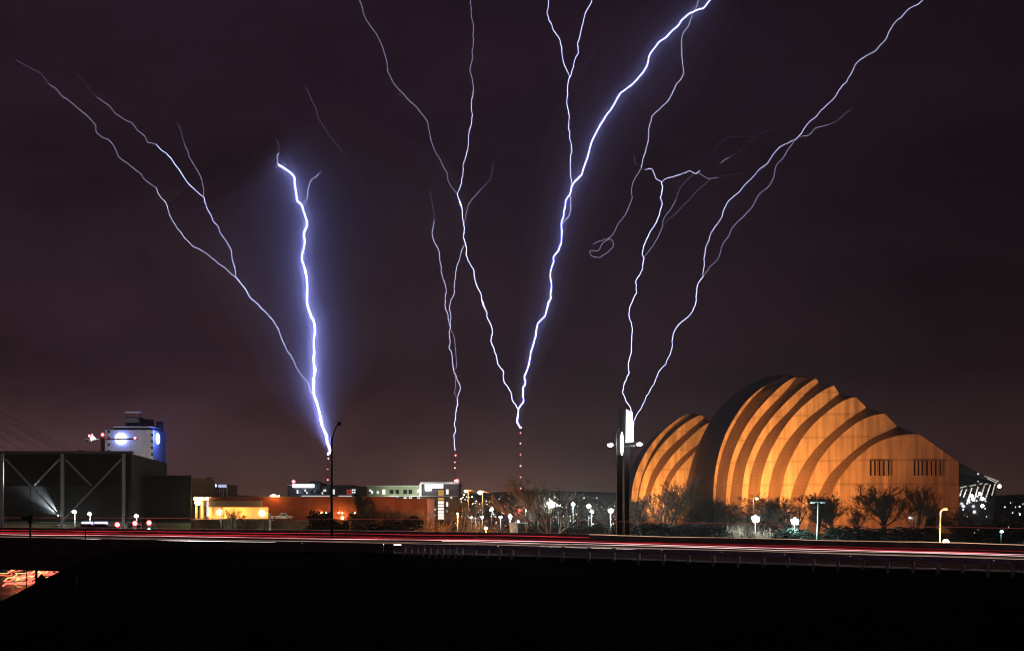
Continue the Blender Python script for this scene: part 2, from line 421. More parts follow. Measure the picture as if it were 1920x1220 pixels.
def streak(label, s, h, colr, strength, r, x0=ROADX0+4, x1=ROADX1-4, sample=False, wob=0.05, name='light_trail', n=90, seed=1):
    rr = random.Random(seed); ph = rr.random() * 6
    pts = [rp(x0 + (x1-x0)*i/n, s + wob*4*sin(i*0.23+ph), h + wob*(sin(i*0.61+ph)*0.5 + rr.uniform(-.4,.4))) for i in range(n+1)]
    o = MB().tube(pts, r, 4).build(name, trail_mat(colr, strength, sample, seed))
    return tag(o, label, 'light trail', 'light trails of passing traffic')
WHT, REDC, PNK, ORG = (1.0, 0.90, 0.80), (1.0, 0.045, 0.06), (1.0, 0.42, 0.42), (1.0, 0.42, 0.16)
streak('lowest white headlight streak, running just above the near guardrail', 1.6, 0.64, WHT, 12.0, 0.020, sample=True, seed=1)
streak('thin warm white headlight streak in the second near lane, just above the lowest one', 4.3, 0.66, (1.0,0.66,0.50), 0.5, 0.020, seed=2)
streak('broken peach headlight streak in the third near lane', 7.2, 0.62, (1.0,0.55,0.42), 0.30, 0.022, seed=12)
streak('broad pink white streak in the middle of the highway', 9.6, 0.78, PNK, 2.2, 0.024, sample=True, seed=3)
streak('paler pink streak lying right under the broad pink white one, brightest on the right half', 8.9, 0.70, (1.0,0.70,0.66), 2.0, 0.019, x0=-6, seed=13)
streak('crimson tail light streak next above the broad pink one', 11.4, 0.82, REDC, 0.8, 0.021, x1=34, seed=4)
streak('crimson streak fading in from the left edge, over the other crimson one', 12.6, 0.90, REDC, 0.8, 0.026, x1=-12, seed=14)
streak('dim crimson tail light streak by the median barrier', 14.6, 0.85, REDC, 0.22, 0.03, seed=5)
streak('deep red tail light streak low along the foot of the far barrier', 34.2, 0.60, REDC, 0.7, 0.045, sample=True, x1=8, seed=6)
streak('thin orange streak in the far lane, growing bright towards the cobra head lamp', 33.5, 0.92, (1.0,0.55,0.32), 1.3, 0.026, x0=8, seed=7)
streak('thin dull red streak just over the far barrier', 33.8, 1.02, PNK, 0.20, 0.024, x1=10, seed=8)
streak('thin faint red streak of high truck marker lights crossing the trees above the highway', 10.5, 2.55, (1.0,0.16,0.14), 0.24, 0.022, seed=9, wob=0.02)

# ---------------------------------------------------------------- television masts and lightning
def tv_mast(px, top, label, lights, D=1900):
    base = W(px, 955, D); base.z = ground_z(base.x, D)
    t = thing('broadcast_mast', label, 'mast', base, 'distant broadcast masts')
    tp = W(px, top, D); m = MB(); legs = []
    for k in range(3):
        a = 2*pi*k/3 + 0.4
        u = Vector((cos(a), sin(a), 0)); legs.append(u)
        m.tube([base + u*3.2, base.lerp(tp, 0.75) + u*1.3, tp + u*0.5], [0.20, 0.14, 0.10], 4)
    h = tp.z - base.z; n = 14
    for i in range(n):
        f0, f1 = i/n, (i+1)/n
        for k in range(3):
            r0 = 3.2 - 2.6*f0; r1 = 3.2 - 2.6*f1
            m.bar(base.lerp(tp, f0) + legs[k]*r0, base.lerp(tp, f1) + legs[(k+1) % 3]*r1, 0.12)
    m.build('lattice', DARKM, t)
    for i, y in enumerate(lights):
        MB().ball(W(px + (1.2 if i == 0 else 0), y, D), 0.95 if i % 2 == 0 else 0.7, 8, 5).build('beacon', G_MAST, t)
    return t
tv_mast(976, 801, 'tallest red lit broadcast mast, struck by the great forked lightning', [801, 811, 831, 852, 873, 894, 915])
tv_mast(853, 845, 'thin red lit broadcast mast rising behind the hotel tower roof', [853, 866, 877, 900])
tv_mast(614.5, 852, 'red lit broadcast mast beside the unlit street lamp, struck by the thickest lightning bolt', [859, 879, 899])
tv_mast(1184, 800, 'broadcast mast hidden behind the tall lit billboard', [800])

BOLT_D = 1900
def refine(pts, rng, amp=1.6):
    """break a strand into irregular kinks: a coarse wander, then fine jitter on top"""
    def split(p, step, am):
        out_ = [p[0]]
        for a, b in zip(p, p[1:]):
            L = sqrt((b[0]-a[0])**2 + (b[1]-a[1])**2); n = max(1, int(L / step + rng.random()*0.7))
            nx_, ny_ = -(b[1]-a[1]) / (L + 1e-6), (b[0]-a[0]) / (L + 1e-6)
            for i in range(1, n+1):
                f = i / n; j = 0
                if i < n:
                    f += rng.uniform(-.28, .28) / n; j = rng.choice((-1, 1)) * am * rng.random()**0.7
                out_.append((a[0] + (b[0]-a[0])*f + nx_*j, a[1] + (b[1]-a[1])*f + ny_*j))
        return out_
    return split(split(pts, 13, amp * 1.1), 4.5, amp * 0.55)
def crop(x0, y0, sc, pts): return [(x0 + u/sc, y0 + v/sc) for u, v in pts]
c1 = lambda p: crop(0, 100, 3.05, p)
c2 = lambda p: crop(400, 240, 3.812, p)
c3 = lambda p: crop(400, 500, 3.388, p)
c4 = lambda p: crop(640, 0, 3.05, p)
c5 = lambda p: crop(760, 300, 4.066, p)
c6 = lambda p: crop(780, 560, 4.066, p)
c7 = lambda p: crop(960, 0, 3.05, p)
c8 = lambda p: crop(980, 380, 2.905, p)
d1 = lambda p: crop(1080, 220, 4.0675, p)
d2 = lambda p: crop(1340, 0, 2.905, p)
d5 = lambda p: crop(0, 0, 2.526, p)
BOLTC = (0.34, 0.37, 1.0)
B_HOT = glow('bolt_hot', BOLTC, BOLT_HOT, True)
B_WARM = glow('bolt_bright', BOLTC, BOLT_WARM, True)
B_MID = glow('bolt_middling', (0.52, 0.52, 1.0), BOLT_MID, True)
B_LOW = glow('bolt_thin', (0.64, 0.62, 1.0), 2.8)
B_DIM = glow('bolt_dim', (0.55, 0.50, 0.85), 1.25)
B_FAINT = glow('bolt_faint', (0.40, 0.36, 0.75), 0.5)
B_TRACE = glow('bolt_trace', (0.30, 0.28, 0.65), 0.17)
brng = random.Random(11)
def channel(parent, pts, w0, w1, m, D=BOLT_D, name='channel', amp=1.6, dd=60):
    p = refine(pts, brng, amp); n = len(p); ph = brng.random()*6
    P3 = []; rad = []
    for i, (x, y) in enumerate(p):
        f = i / max(1, n-1); d = D + dd * sin(f*2.2 + ph) * min(1, 4*f*(1-f)) 
        P3.append(W(x, y, d))
        w = w0 + (w1 - w0)*f
        rad.append(max(0.20, (0.165 if w > 3.2 else 0.225) * w * d / F * (0.70 + 0.6*brng.random())))
    return MB().tube(P3, rad, 5).build(name, m, parent)
def ext_up(pts):  # carry a strand on above the frame
    (x0, y0), (x1, y1) = pts[0], pts[1]
    if y0 < 3: return [(x0 + (x0-x1)*0.6 + 3, y0 - 26)] + pts
    return pts

A = thing('lightning_bolt', 'thickest violet haloed lightning bolt, rising beside the unlit street lamp, thin arms reaching up left', 'lightning', W(614, 852, BOLT_D), 'upward lightning strikes')
mainA = c2([(466,265),(510,290),(550,315),(580,355),(583,410),(593,470),(600,525),(632,545),(645,600),(665,650),(670,700),(650,740),(645,775),(658,810),(645,870),(632,905),(632,945),(650,990),(662,1050)]) + \
        c3([(577,0),(590,50),(598,150),(595,230),(625,320),(648,400),(638,450),(640,500),(635,600),(648,660),(635,710),(636,800)])
channel(A, mainA, 3.4, 6.2, B_HOT, dd=4)
channel(A, c3([(636,800),(655,860),(680,950),(690,1010),(715,1060),(725,1120),(742,1160),(742,1178),(726,1190)]), 6.2, 7.4, B_HOT, dd=0)
channel(A, c2([(470,180),(455,205),(460,240),(466,265)]), 1.2, 2.6, B_MID, name='branch')
channel(A, c2([(445,75),(465,110),(470,180)]), 1.2, 1.4, B_FAINT, name='branch')
channel(A, c2([(752,322),(740,345),(705,362),(690,395),(678,440),(670,500),(632,545)]), 1.2, 2.6, B_MID, name='branch')
channel(A, c2([(770,308),(764,322)]), 1.2, 1.0, B_LOW, name='branch')
channel(A, [(443,521)] + c3([(175,105),(215,160),(240,205),(285,235),(305,265),(345,300),(385,350),(415,395),(425,430),(445,480),(470,535),(495,565),(520,620),(560,690),(600,730),(615,795),(634,812)]), 2.3, 2.5, B_MID, name='branch')
channel(A, c1([(895,770),(903,800),(938,840),(965,905),(1000,975),(1045,1040),(1105,1105),(1150,1125),(1190,1150),(1275,1217)]) + [(443,521)], 1.5, 1.7, B_LOW, name='branch')
channel(A, c1([(280,178),(320,198),(352,245),(395,270),(440,310),(495,352),(545,405),(552,455),(585,483),(617,487),(665,555),(672,588),(730,628),(810,690),(822,718),(897,770)]), 1.3, 1.5, B_DIM, name='branch')
channel(A, c1([(90,35),(130,60),(180,90),(230,110),(280,178)]), 1.3, 1.3, B_FAINT, name='branch')
channel(A, c1([(895,520),(930,560),(952,570),(985,610),(1020,660),(1060,720),(1110,775),(1165,822),(1180,880),(1210,930),(1217,960),(1247,985),(1255,1020),(1285,1060),(1318,1112),(1328,1180),(1342,1217)]) + [(443,521)], 1.6, 2.2, B_MID, name='branch')
channel(A, c1([(555,252),(630,302),(655,343),(720,385),(755,395),(780,435),(830,475),(843,510),(895,520)]), 1.2, 1.5, B_DIM, name='branch')
channel(A, c1([(420,105),(480,160),(520,225),(555,252)]), 1.3, 1.2, B_TRACE, name='branch')
channel(A, c1([(1055,520),(1085,600),(1130,670),(1155,725),(1165,775),(1163,822)]), 1.2, 1.6, B_DIM, name='branch')
channel(A, c1([(1015,400),(1035,450),(1055,520)]), 1.2, 1.2, B_FAINT, name='branch')

T = thing('lightning_bolt', 'faint ghostly lightning strand high above and right of the thickest bolt', 'lightning', W(705, 385, 2000), 'upward lightning strikes')
channel(T, d5([(1450,415),(1500,520),(1505,560),(1550,630),(1620,720)]), 1.2, 1.3, B_FAINT, 2000, 'branch')
channel(T, d5([(1620,720),(1690,820),(1750,930),(1800,1020)]), 1.3, 1.0, B_TRACE, 2000, 'branch')

B = thing('lightning_bolt', 'thin pale lightning bolt twisting up from the mast behind the hotel tower', 'lightning', W(853, 845, BOLT_D), 'upward lightning strikes')
channel(B, c6([(312,755),(320,800),(305,860),(297,930),(292,965),(303,1000),(288,1045),(292,1110),(298,1155)]), 2.0, 2.0, B_MID)
channel(B, c5([(220,460),(203,550),(235,650),(262,730),(275,820),(285,890),(305,960),(312,1000),(303,1060)]) + c6([(220,50),(240,110),(250,170),(262,220),(252,270),(260,330),(250,370),(272,405),(282,500),(290,560),(305,580),(335,660),(338,690),(318,750)]), 1.2, 1.8, B_LOW)
channel(B, c5([(190,215),(190,260),(205,330),(220,430),(220,460)]), 1.1, 1.1, B_FAINT, name='branch')
channel(B, c5([(450,645),(420,720),(410,770),(390,825),(382,900),(373,940),(375,1000),(365,1040),(343,1080)]) + c6([(258,50),(266,130),(262,200),(262,220)]), 1.2, 1.4, B_LOW, name='branch')
channel(B, c6([(262,220),(290,290),(298,360),(305,440),(308,520),(290,545)]), 1.2, 1.2, B_DIM, name='branch')
channel(B, c6([(290,560),(300,640),(298,690),(292,715),(312,755)]), 1.2, 1.2, B_DIM, name='branch')

Cc = thing('lightning_bolt', 'great forked lightning bolt standing on the tallest mast, its arms leaving the view', 'lightning', W(976, 801, BOLT_D), 'upward lightning strikes')
channel(Cc, c6([(780,838),(775,900),(772,945),(795,982)]), 4.6, 4.8, B_WARM, dd=0)
channel(Cc, c7([(330,1115)]) + c5([(1220,310),(1220,350),(1207,390),(1210,420),(1190,465),(1188,500),(1192,610),(1170,690),(1132,730),(1128,790),(1108,840),(1115,950),(1112,1050),(1088,1090),(1080,1130)]) + c6([(1005,40),(985,130),(925,190),(915,270),(875,400),(873,440),(850,530),(825,590),(835,640),(812,690),(820,780),(780,838)]), 3.2, 4.0, B_WARM, dd=4)
channel(Cc, ext_up(c7([(1135,0),(1100,45),(1050,60),(970,115),(945,155),(855,230),(795,300),(780,330),(772,380),(740,425),(690,480),(617,535),(590,585),(540,660),(495,735),(470,780),(435,890),(410,960),(400,1000),(345,1060),(330,1115)])), 2.6, 3.0, B_WARM, name='branch', dd=4)
channel(Cc, c5([(1250,270),(1262,320),(1262,380),(1250,420),(1195,490)]), 1.8, 1.8, B_MID, name='branch')
channel(Cc, c7([(330,445),(318,510),(313,590),(325,690),(328,790),(343,860),(332,940),(335,1010),(345,1055)]), 2.0, 2.2, B_MID, name='branch')
channel(Cc, ext_up(c7([(210,0),(200,70),(210,110),(240,180),(270,220),(285,300),(300,375),(330,445)])), 1.8, 1.9, B_MID, name='branch')
channel(Cc, ext_up(c7([(457,0),(440,40),(410,110),(400,150),(373,250),(382,300),(360,340),(350,390),(330,445)])), 1.8, 1.9, B_MID, name='branch')
channel(Cc, c7([(480,290),(440,340),(403,407),(375,440),(335,455)]), 1.0, 1.0, B_TRACE, name='branch')
channel(Cc, c4([(663,1105),(668,1130),(690,1190)]) + c5([(412,305),(435,385),(440,460),(452,520),(440,590),(460,640),(467,690),(462,720),(485,775),(520,830),(530,900),(560,990),(580,1030),(585,1080),(610,1130)]) + c6([(500,0),(510,50),(535,90),(545,150),(575,210),(583,265),(570,320),(595,375),(615,450),(625,500),(670,560),(672,635),(710,690),(730,730),(733,770),(780,838)]), 2.2, 2.8, B_MID, name='branch')
channel(Cc, c4([(758,518),(745,570),(750,660),(745,700),(730,750),(728,820),(710,900),(695,990),(688,1050),(663,1105)]), 1.6, 2.1, B_LOW, name='branch')
channel(Cc, ext_up(c4([(737,0),(742,60),(755,140),(755,220),(748,290),(752,335),(733,400),(750,460),(758,518)])), 1.3, 1.6, B_DIM, name='branch')
channel(Cc, ext_up(c4([(100,0),(122,45),(125,85),(165,150),(210,215),(240,285),(262,360),(265,405),(285,450),(330,515),(385,575),(435,615),(495,695),(500,740),(520,820),(555,895),(605,985),(612,1040),(660,1105)])), 1.3, 1.3, B_DIM, name='branch')
channel(Cc, c4([(800,1080),(745,1140),(725,1170)]) + c5([(480,340),(460,420),(450,490)]), 1.1, 1.4, B_DIM, name='branch')
channel(Cc, c4([(863,945),(857,1020),(800,1080)]), 1.1, 1.1, B_FAINT, name='branch')

Dd = thing('lightning_bolt', 'crooked white lightning bolt with a curled ragged top, rising from behind the lit billboard', 'lightning', W(1184, 800, BOLT_D), 'upward lightning strikes')
channel(Dd, d1([(655,495),(650,510),(662,525),(655,570),(642,610),(655,640),(640,720),(615,800),(580,850),(550,910),(515,980),(503,1040),(520,1075)]) + c8([(655,360),(615,430),(622,490),(582,575),(580,620),(597,700),(595,745),(588,830),(575,880),(580,925),(555,980),(543,1030),(570,1090),(597,1143)]) + [(1188,800)], 2.2, 2.6, B_MID)
channel(Dd, d1([(655,495),(610,470),(600,440),(585,402),(560,390),(530,400)]), 1.8, 1.2, B_LOW, name='branch', amp=1.6)
channel(Dd, d1([(530,400),(490,375),(445,340),(447,295)]), 1.1, 1.0, B_FAINT, name='branch')
channel(Dd, d1([(655,495),(685,468),(740,455),(800,435),(870,408),(915,430),(945,405)]), 1.8, 1.4, B_LOW, name='branch', amp=1.6)
channel(Dd, d1([(930,425),(945,430),(1010,470),(1080,460)]), 1.1, 1.0, B_DIM, name='branch', amp=1.5)
channel(Dd, d1([(1080,460),(1180,437),(1300,420)]), 1.0, 1.0, B_TRACE, name='branch')
channel(Dd, d1([(520,1060),(545,1030),(600,960),(630,900),(655,850),(665,785),(690,740),(730,690),(765,620)]), 1.3, 1.2, B_DIM, name='branch')
channel(Dd, d1([(765,620),(795,530),(860,465),(910,425)]), 1.2, 1.2, B_FAINT, name='branch')
channel(Dd, d1([(680,795),(730,760),(800,690),(870,620),(950,530),(985,512),(1020,475)]), 1.1, 1.1, B_FAINT, name='branch')
channel(Dd, d1([(925,395),(960,340),(1000,325),(1045,270),(1080,205),(1160,150),(1260,150),(1370,152),(1410,160)]), 1.1, 1.1, B_TRACE, name='branch')
channel(Dd, d1([(1105,350),(1130,325),(1170,305)]), 1.2, 1.2, B_DIM, name='branch')
channel(Dd, d1([(1170,305),(1230,270),(1300,205),(1360,165),(1410,120),(1500,95)]), 1.1, 1.0, B_TRACE, name='branch')

Ex = thing('lightning_bolt', 'thin lightning strand beside the crooked bolt, ending low in a ragged loop', 'lightning', W(1110, 470, 1960), 'upward lightning strikes')
channel(Ex, ext_up(c7([(1065,0),(1050,50),(1030,80),(1015,140),(980,185),(970,260),(970,320),(985,420),(935,490),(915,540),(885,590),(800,665),(780,740),(780,790),(760,880),(740,960)])), 1.5, 1.5, B_LOW, 1960, 'branch')
channel(Ex, c7([(740,960),(690,1050),(683,1080),(688,1125),(655,1217)]) + c8([(570,45),(515,120),(495,170),(470,195)]), 1.4, 1.1, B_DIM, 1960, 'branch')
channel(Ex, c8([(470,195),(440,215),(410,262),(365,262),(375,290),(425,297),(455,275),(497,240),(488,205),(460,195),(385,225)]), 1.0, 1.1, B_DIM, 1960, 'branch', amp=1.8)

Ee = thing('lightning_bolt', 'long slanting lightning bolt from the lit billboard up to the right corner', 'lightning', W(1188, 800, BOLT_D), 'upward lightning strikes')
channel(Ee, c8([(985,400),(955,440),(945,500),(940,560),(915,605),(860,655),(820,715),(815,780),(780,880),(735,935),(690,1030),(665,1080),(630,1140),(605,1190)]) + [(1187,800)], 2.1, 2.1, B_MID)
channel(Ee, d2([(435,762),(385,785),(355,800),(310,855),(285,895),(250,915),(200,975),(140,1040),(65,1110)]) + d1([(1130,700),(1105,775),(1055,840),(1025,890),(1015,940),(992,980),(985,1040),(978,1120),(968,1210)]), 1.4, 1.9, B_LOW, name='branch')
channel(Ee, d2([(435,765),(410,800),(375,860),(345,885),(325,940),(320,975),(290,1020),(240,1060),(215,1110),(170,1165)]) + d1([(1250,780),(1190,840),(1170,900),(1130,945),(1105,1000),(1075,1090),(1030,1130),(985,1190),(970,1215)]), 1.4, 1.3, B_DIM, name='branch')
channel(Ee, ext_up(d2([(1135,0),(1110,25),(1045,60),(1020,95),(998,105),(945,185),(930,220),(875,280),(835,300),(765,350),(745,400),(720,450),(695,465),(660,525),(595,590),(550,640),(500,680),(455,745),(435,765)])), 1.4, 1.6, B_LOW, name='branch')
channel(Ee, d2([(455,745),(505,740),(550,695),(620,678)]), 1.4, 1.2, B_DIM, name='branch')
channel(Ee, d2([(620,678),(660,665),(700,628),(745,600)]), 1.2, 1.0, B_FAINT, name='branch')

# nested mist tubes added to put a halo round the two strongest channels
def mist(pts, D, layers, label):
    sm = resample_path(pts, 40)
    for k, (rad, dens, col_) in enumerate(layers):
        m = bpy.data.materials.new('halo_mist'); m.use_nodes = True; t = m.node_tree; t.nodes.clear()
        v = t.nodes.new('ShaderNodeVolumePrincipled'); v.inputs['Color'].default_value = (0.9, 0.9, 0.95, 1)
        v.inputs['Density'].default_value = dens; v.inputs['Anisotropy'].default_value = 0.5
        o = t.nodes.new('ShaderNodeOutputMaterial'); t.links.new(v.outputs[0], o.inputs['Volume'])
        P3 = [W(x, y, D) for x, y in sm]; n = len(P3)
        rr_ = [rad * (0.35 + 0.65 * min(1, i/8.0)) * ((1.28 - 1.08*i/n) if rad > 60 else (1.1 - 0.35*i/n)) * min(1, 0.16 + (n-1-i)/10.0) for i in range(n)]
        MB().tube(P3, rr_, 16).build('halo_mist', m, None, kind='stuff')
def resample_path(p, n):
    d = [0]
    for a, b in zip(p, p[1:]): d.append(d[-1] + sqrt((a[0]-b[0])**2 + (a[1]-b[1])**2))
    out_ = []; j = 0
    for i in range(n):
        t = d[-1]*i/(n-1)
        while j < len(p)-2 and d[j+1] < t: j += 1
        f = (t - d[j]) / max(1e-9, d[j+1]-d[j]); out_.append((p[j][0] + (p[j+1][0]-p[j][0])*f, p[j][1] + (p[j+1][1]-p[j][1])*f))
    for _ in range(4):
        out_ = [out_[0]] + [((out_[k-1][0]+2*out_[k][0]+out_[k+1][0])/4, (out_[k-1][1]+2*out_[k][1]+out_[k+1][1])/4) for k in range(1, n-1)] + [out_[-1]]
    return out_
MIST_A = mainA + c3([(636,800),(655,860),(680,950),(690,1010),(715,1060),(725,1120),(742,1160),(742,1178)])
mist(MIST_A, BOLT_D, [(270, 0.0013, 0), (190, 0.0014, 0), (125, 0.0017, 0), (85, 0.0023, 0), (55, 0.0024, 0), (36, 0.0032, 0), (20, 0.0070, 0), (10, 0.015, 0)], '')
MIST_C = [(1345, -60)] + c7([(1135,0),(1050,60),(945,155),(855,230),(780,330),(740,425),(690,480),(617,535),(590,585),(540,660),(495,735),(470,780),(435,890),(410,960),(400,1000),(345,1060),(330,1115)]) + c5([(1207,390),(1190,465),(1192,610),(1170,690),(1132,730),(1108,840),(1112,1050),(1080,1130)]) + c6([(985,130),(915,270),(875,400),(850,530),(825,590),(812,690),(820,780),(780,838),(775,900),(780,960)])
mist(MIST_C, BOLT_D, [(100, 0.0010, 0), (68, 0.0012, 0), (44, 0.0018, 0), (22, 0.0035, 0), (10, 0.009, 0)], '')

# the wet air of the storm, which carries the glow of the bolts and lamps
hz = MB().box((-1010, -60, -12), (1010, 2150, 960))
hm = bpy.data.materials.new('storm_haze'); hm.use_nodes = True; t = hm.node_tree; t.nodes.clear()
vp = t.nodes.new('ShaderNodeVolumePrincipled'); vp.inputs['Color'].default_value = (0.90, 0.90, 0.93, 1)
vp.inputs['Density'].default_value = HAZE_DENSITY; vp.inputs['Anisotropy'].default_value = 0.6
o_ = t.nodes.new('ShaderNodeOutputMaterial'); t.links.new(vp.outputs[0], o_.inputs['Volume'])
hz.build('haze', hm, None, kind='stuff')

# ---------------------------------------------------------------- concert hall of stacked shells (far right)
K = lambda p: [(1260 + u/3.2, 680 + v/3.2) for u, v in p]
KL = lambda p: [(1100 + u/4.358, 740 + v/4.358) for u, v in p]
def resample(p, n):
    d = [0]
    for a, b in zip(p, p[1:]): d.append(d[-1] + sqrt((a[0]-b[0])**2 + (a[1]-b[1])**2))
    out_ = []; j = 0
    for i in range(n):
        t = d[-1]*i/(n-1)
        while j < len(p)-2 and d[j+1] < t: j += 1
        f = (t - d[j]) / max(1e-9, d[j+1]-d[j])
        out_.append((p[j][0] + (p[j+1][0]-p[j][0])*f, p[j][1] + (p[j+1][1]-p[j][1])*f))
    # light smoothing keeps the arcs fair
    for _ in range(3):
        out_ = [out_[0]] + [((out_[k-1][0]+2*out_[k][0]+out_[k+1][0])/4, (out_[k-1][1]+2*out_[k][1]+out_[k+1][1])/4) for k in range(1, n-1)] + [out_[-1]]
    return out_
NS = 36
hall = thing('concert_hall', 'floodlit concert hall of nested arched shells glowing orange beyond the bare trees', 'concert hall', W(1500, 998, 420))
Lc = {1: [(238,1020),(244,900),(248,800),(252,700),(265,620),(290,510),(320,430),(365,345),(420,260),(480,195),(540,148),(560,137)],
      2: [(318,1020),(320,900),(325,790),(333,690),(350,600),(375,520),(410,440),(455,360),(510,285),(570,220),(640,150),(690,110),(740,85)],
      3: [(408,1020),(412,900),(418,800),(428,690),(450,600),(485,510),(530,420),(580,350),(640,280),(700,220),(760,165),(820,118),(865,92)],
      4: [(512,1020),(517,920),(525,830),(535,700),(560,600),(600,510),(650,420),(700,350),(760,280),(830,220),(900,170),(940,145),(970,135)],
      5: [(632,1020),(638,920),(650,820),(665,720),(690,620),(740,520),(800,420),(870,345),(940,285),(1020,230),(1070,208),(1103,205)],
      6: [(752,1020),(765,930),(785,840),(810,740),(850,640),(905,550),(970,475),(1040,410),(1120,350),(1200,315),(1275,303)],
      7: [(872,1020),(910,890),(960,780),(1000,700),(1060,620),(1130,550),(1200,495),(1270,460),(1340,440),(1400,430),(1480,430)]}
Rc = {1: [(252,1020),(256,900),(262,800),(268,700),(285,600),(310,510),(345,420),(400,320),(450,250),(510,180),(562,140)],
      2: [(344,1020),(346,900),(350,790),(360,700),(380,600),(410,520),(450,440),(500,365),(570,280),(640,210),(700,150),(745,88)],
      3: [(446,1020),(450,900),(455,800),(462,700),(485,610),(520,520),(570,430),(640,350),(720,275),(800,195),(880,117)],
      4: [(556,1020),(562,920),(572,820),(585,720),(610,620),(650,530),(710,440),(790,350),(870,290),(940,235),(1006,187)],
      5: [(690,1020),(697,920),(710,810),(730,730),(770,640),(830,550),(900,470),(980,400),(1060,335),(1167,267)],
      6: [(800,1020),(830,920),(865,830),(895,750),(950,660),(1020,590),(1100,520),(1200,450),(1280,415),(1352,382)]}
KD = {1: 433, 2: 427.5, 3: 422, 4: 416.5, 5: 411, 6: 405.5, 7: 400}
def curve(p, D, f=K): return [W(x, y, D) for x, y in resample(f(p), NS)]
for i in range(1, 7):
    MB().strip(curve(Lc[i], KD[i]), curve(Rc[i], KD[i] - 0.3)).build('shell_wall', PRECAST, hall)
    MB().strip(curve(Rc[i], KD[i] - 0.3), curve(Lc[i+1], KD[i+1])).build('steel_band', STEEL, hall)
    # bright coping edge, proud of the wall
    MB().tube([p + Vector((0, -0.15, 0)) for p in curve(Lc[i], KD[i])], 0.16, 5).build('coping', PRECAST, hall)
S0 = [(60,1020),(72,850),(85,740),(100,660),(130,560),(160,480),(200,400),(250,310),(310,240),(380,180),(460,125),(540,90),(620,72),(690,66)]
SM = [(150,1020),(158,860),(168,740),(185,650),(210,550),(245,460),(285,380),(340,295),(400,220),(465,162),(535,120),(600,98),(650,92)]
steel_back = MB(); A_ = curve(S0, 478); M_ = curve(SM, 452); C_ = curve(Lc[1], KD[1])
steel_back.strip(A_, M_); steel_back.strip(M_, C_)
STEELB = mat('dull_steel_back', (0.075, 0.07, 0.07), 0.55, 0.2, vary=0.12, scale=0.1, lines=((2, 1/6.0, 0.15),))
steel_back.build('steel_back', STEELB, hall)
# ridge roof closing the shells behind their tips
tips = [W(*K([(690,66)])[0], 478), W(*K([(745,80)])[0], 430), W(*K([(800,84)])[0], 426), W(*K([(880,110)])[0], 422), W(*K([(1006,182)])[0], 416.5), W(*K([(1167,262)])[0], 411), W(*K([(1352,378)])[0], 405.5), W(*K([(1480,432)])[0], 400), W(*K([(1718,597)])[0], 400)]
MB().strip(tips, [Vector((p.x + 14, p.y + 62, max(0, p.z * 0.55 - 6))) for p in tips]).build('roof', STEELB, hall)
# last big wall with its gable and slots
wall7 = resample(K(Lc[7]), NS)
poly = [W(x, y, 400) for x, y in wall7] + [W(*K([(1720,595)])[0], 400), W(*K([(1720,1020)])[0], 400)]
m = MB(); n_ = len(poly)
base = [Vector((p.x, 400, -5.2)) for p in poly]
m.strip(poly[:-1], base[:-1], False)
m.prism([W(*K([(1712,595)])[0], 400.02), W(*K([(1720,595)])[0], 400.02), W(*K([(1720,1024)])[0], 400.02), W(*K([(1712,1024)])[0], 400.02)], (0, 40, 0))
m.build('end_wall', PRECAST, hall)
MB().tube([p + Vector((0, -0.2, 0.05)) for p in poly[:-1]], 0.2, 5).build('coping', PRECAST, hall)
for u in (1190,1215,1242,1268,1296, 1452,1475,1498,1527,1553,1579,1606):
    (xa, ya), (xb, yb) = K([(u-6, 588), (u+6, 676)])
    a, b = W(xa, ya, 399.9), W(xb, yb, 399.9)
    wn_ = MB().box((a.x, 399.55, b.z), (b.x, 399.97, a.z)).build('slot_window', GLASSD, hall)
    fr = MB()
    fr.box((a.x-0.28, 399.15, b.z-0.2), (a.x-0.01, 399.96, a.z+0.2)); fr.box((b.x+0.01, 399.15, b.z-0.2), (b.x+0.28, 399.96, a.z+0.2))
    fr.build('jamb', PRECAST, wn_)
# west shells, partly behind the great steel back
La = {1: [(352,1120),(360,960),(370,800),(380,720),(410,620),(440,550),(490,460),(560,360),(640,280),(720,215),(790,170),(830,155)],
      2: [(408,1120),(418,960),(430,800),(455,690),(500,580),(560,480),(630,390),(710,310),(790,240),(870,190),(935,162)],
      3: [(465,1120),(490,960),(520,830),(540,750),(580,660),(640,570),(720,470),(800,390),(880,310),(950,255),(1010,222)],
      4: [(560,1120),(620,900),(690,700),(735,625),(790,560),(860,490),(940,415),(1040,330)]}
Ra = {1: [(395,1120),(405,960),(415,820),(430,740),(460,640),(510,530),(570,440),(640,350),(720,270),(800,200),(845,165)],
      2: [(445,1120),(458,960),(475,820),(500,720),(550,600),(620,490),(700,410),(780,340),(870,260),(965,187)],
      3: [(530,1120),(580,900),(640,690),(690,610),(750,535),(820,470),(905,410),(1010,330)]}
DA = {1: 506, 2: 501, 3: 496, 4: 491}
for i in range(1, 4):
    MB().strip(curve(La[i], DA[i], KL), curve(Ra[i], DA[i]-0.3, KL)).build('shell_wall', PRECAST, hall)
    MB().strip(curve(Ra[i], DA[i]-0.3, KL), curve(La[i+1], DA[i+1], KL)).build('steel_band', STEEL, hall)
    MB().tube([p + Vector((0, -0.15, 0)) for p in curve(La[i], DA[i], KL)], 0.16, 5).build('coping', PRECAST, hall)
l4 = curve(La[4], DA[4], KL)
MB().strip(l4, [Vector((W(1345, 900, 491).x, p.y, p.z if p.z > -4 else -5)) for p in l4]).build('shell_wall', PRECAST, hall)
at = [W(*KL([q])[0], d) for q, d in (((832,150),506), ((940,158),501), ((1012,220),496), ((1060,300), 491))]
MB().strip(at, [Vector((p.x + 8, p.y + 40, p.z * 0.5)) for p in at]).build('roof', STEELB, hall)
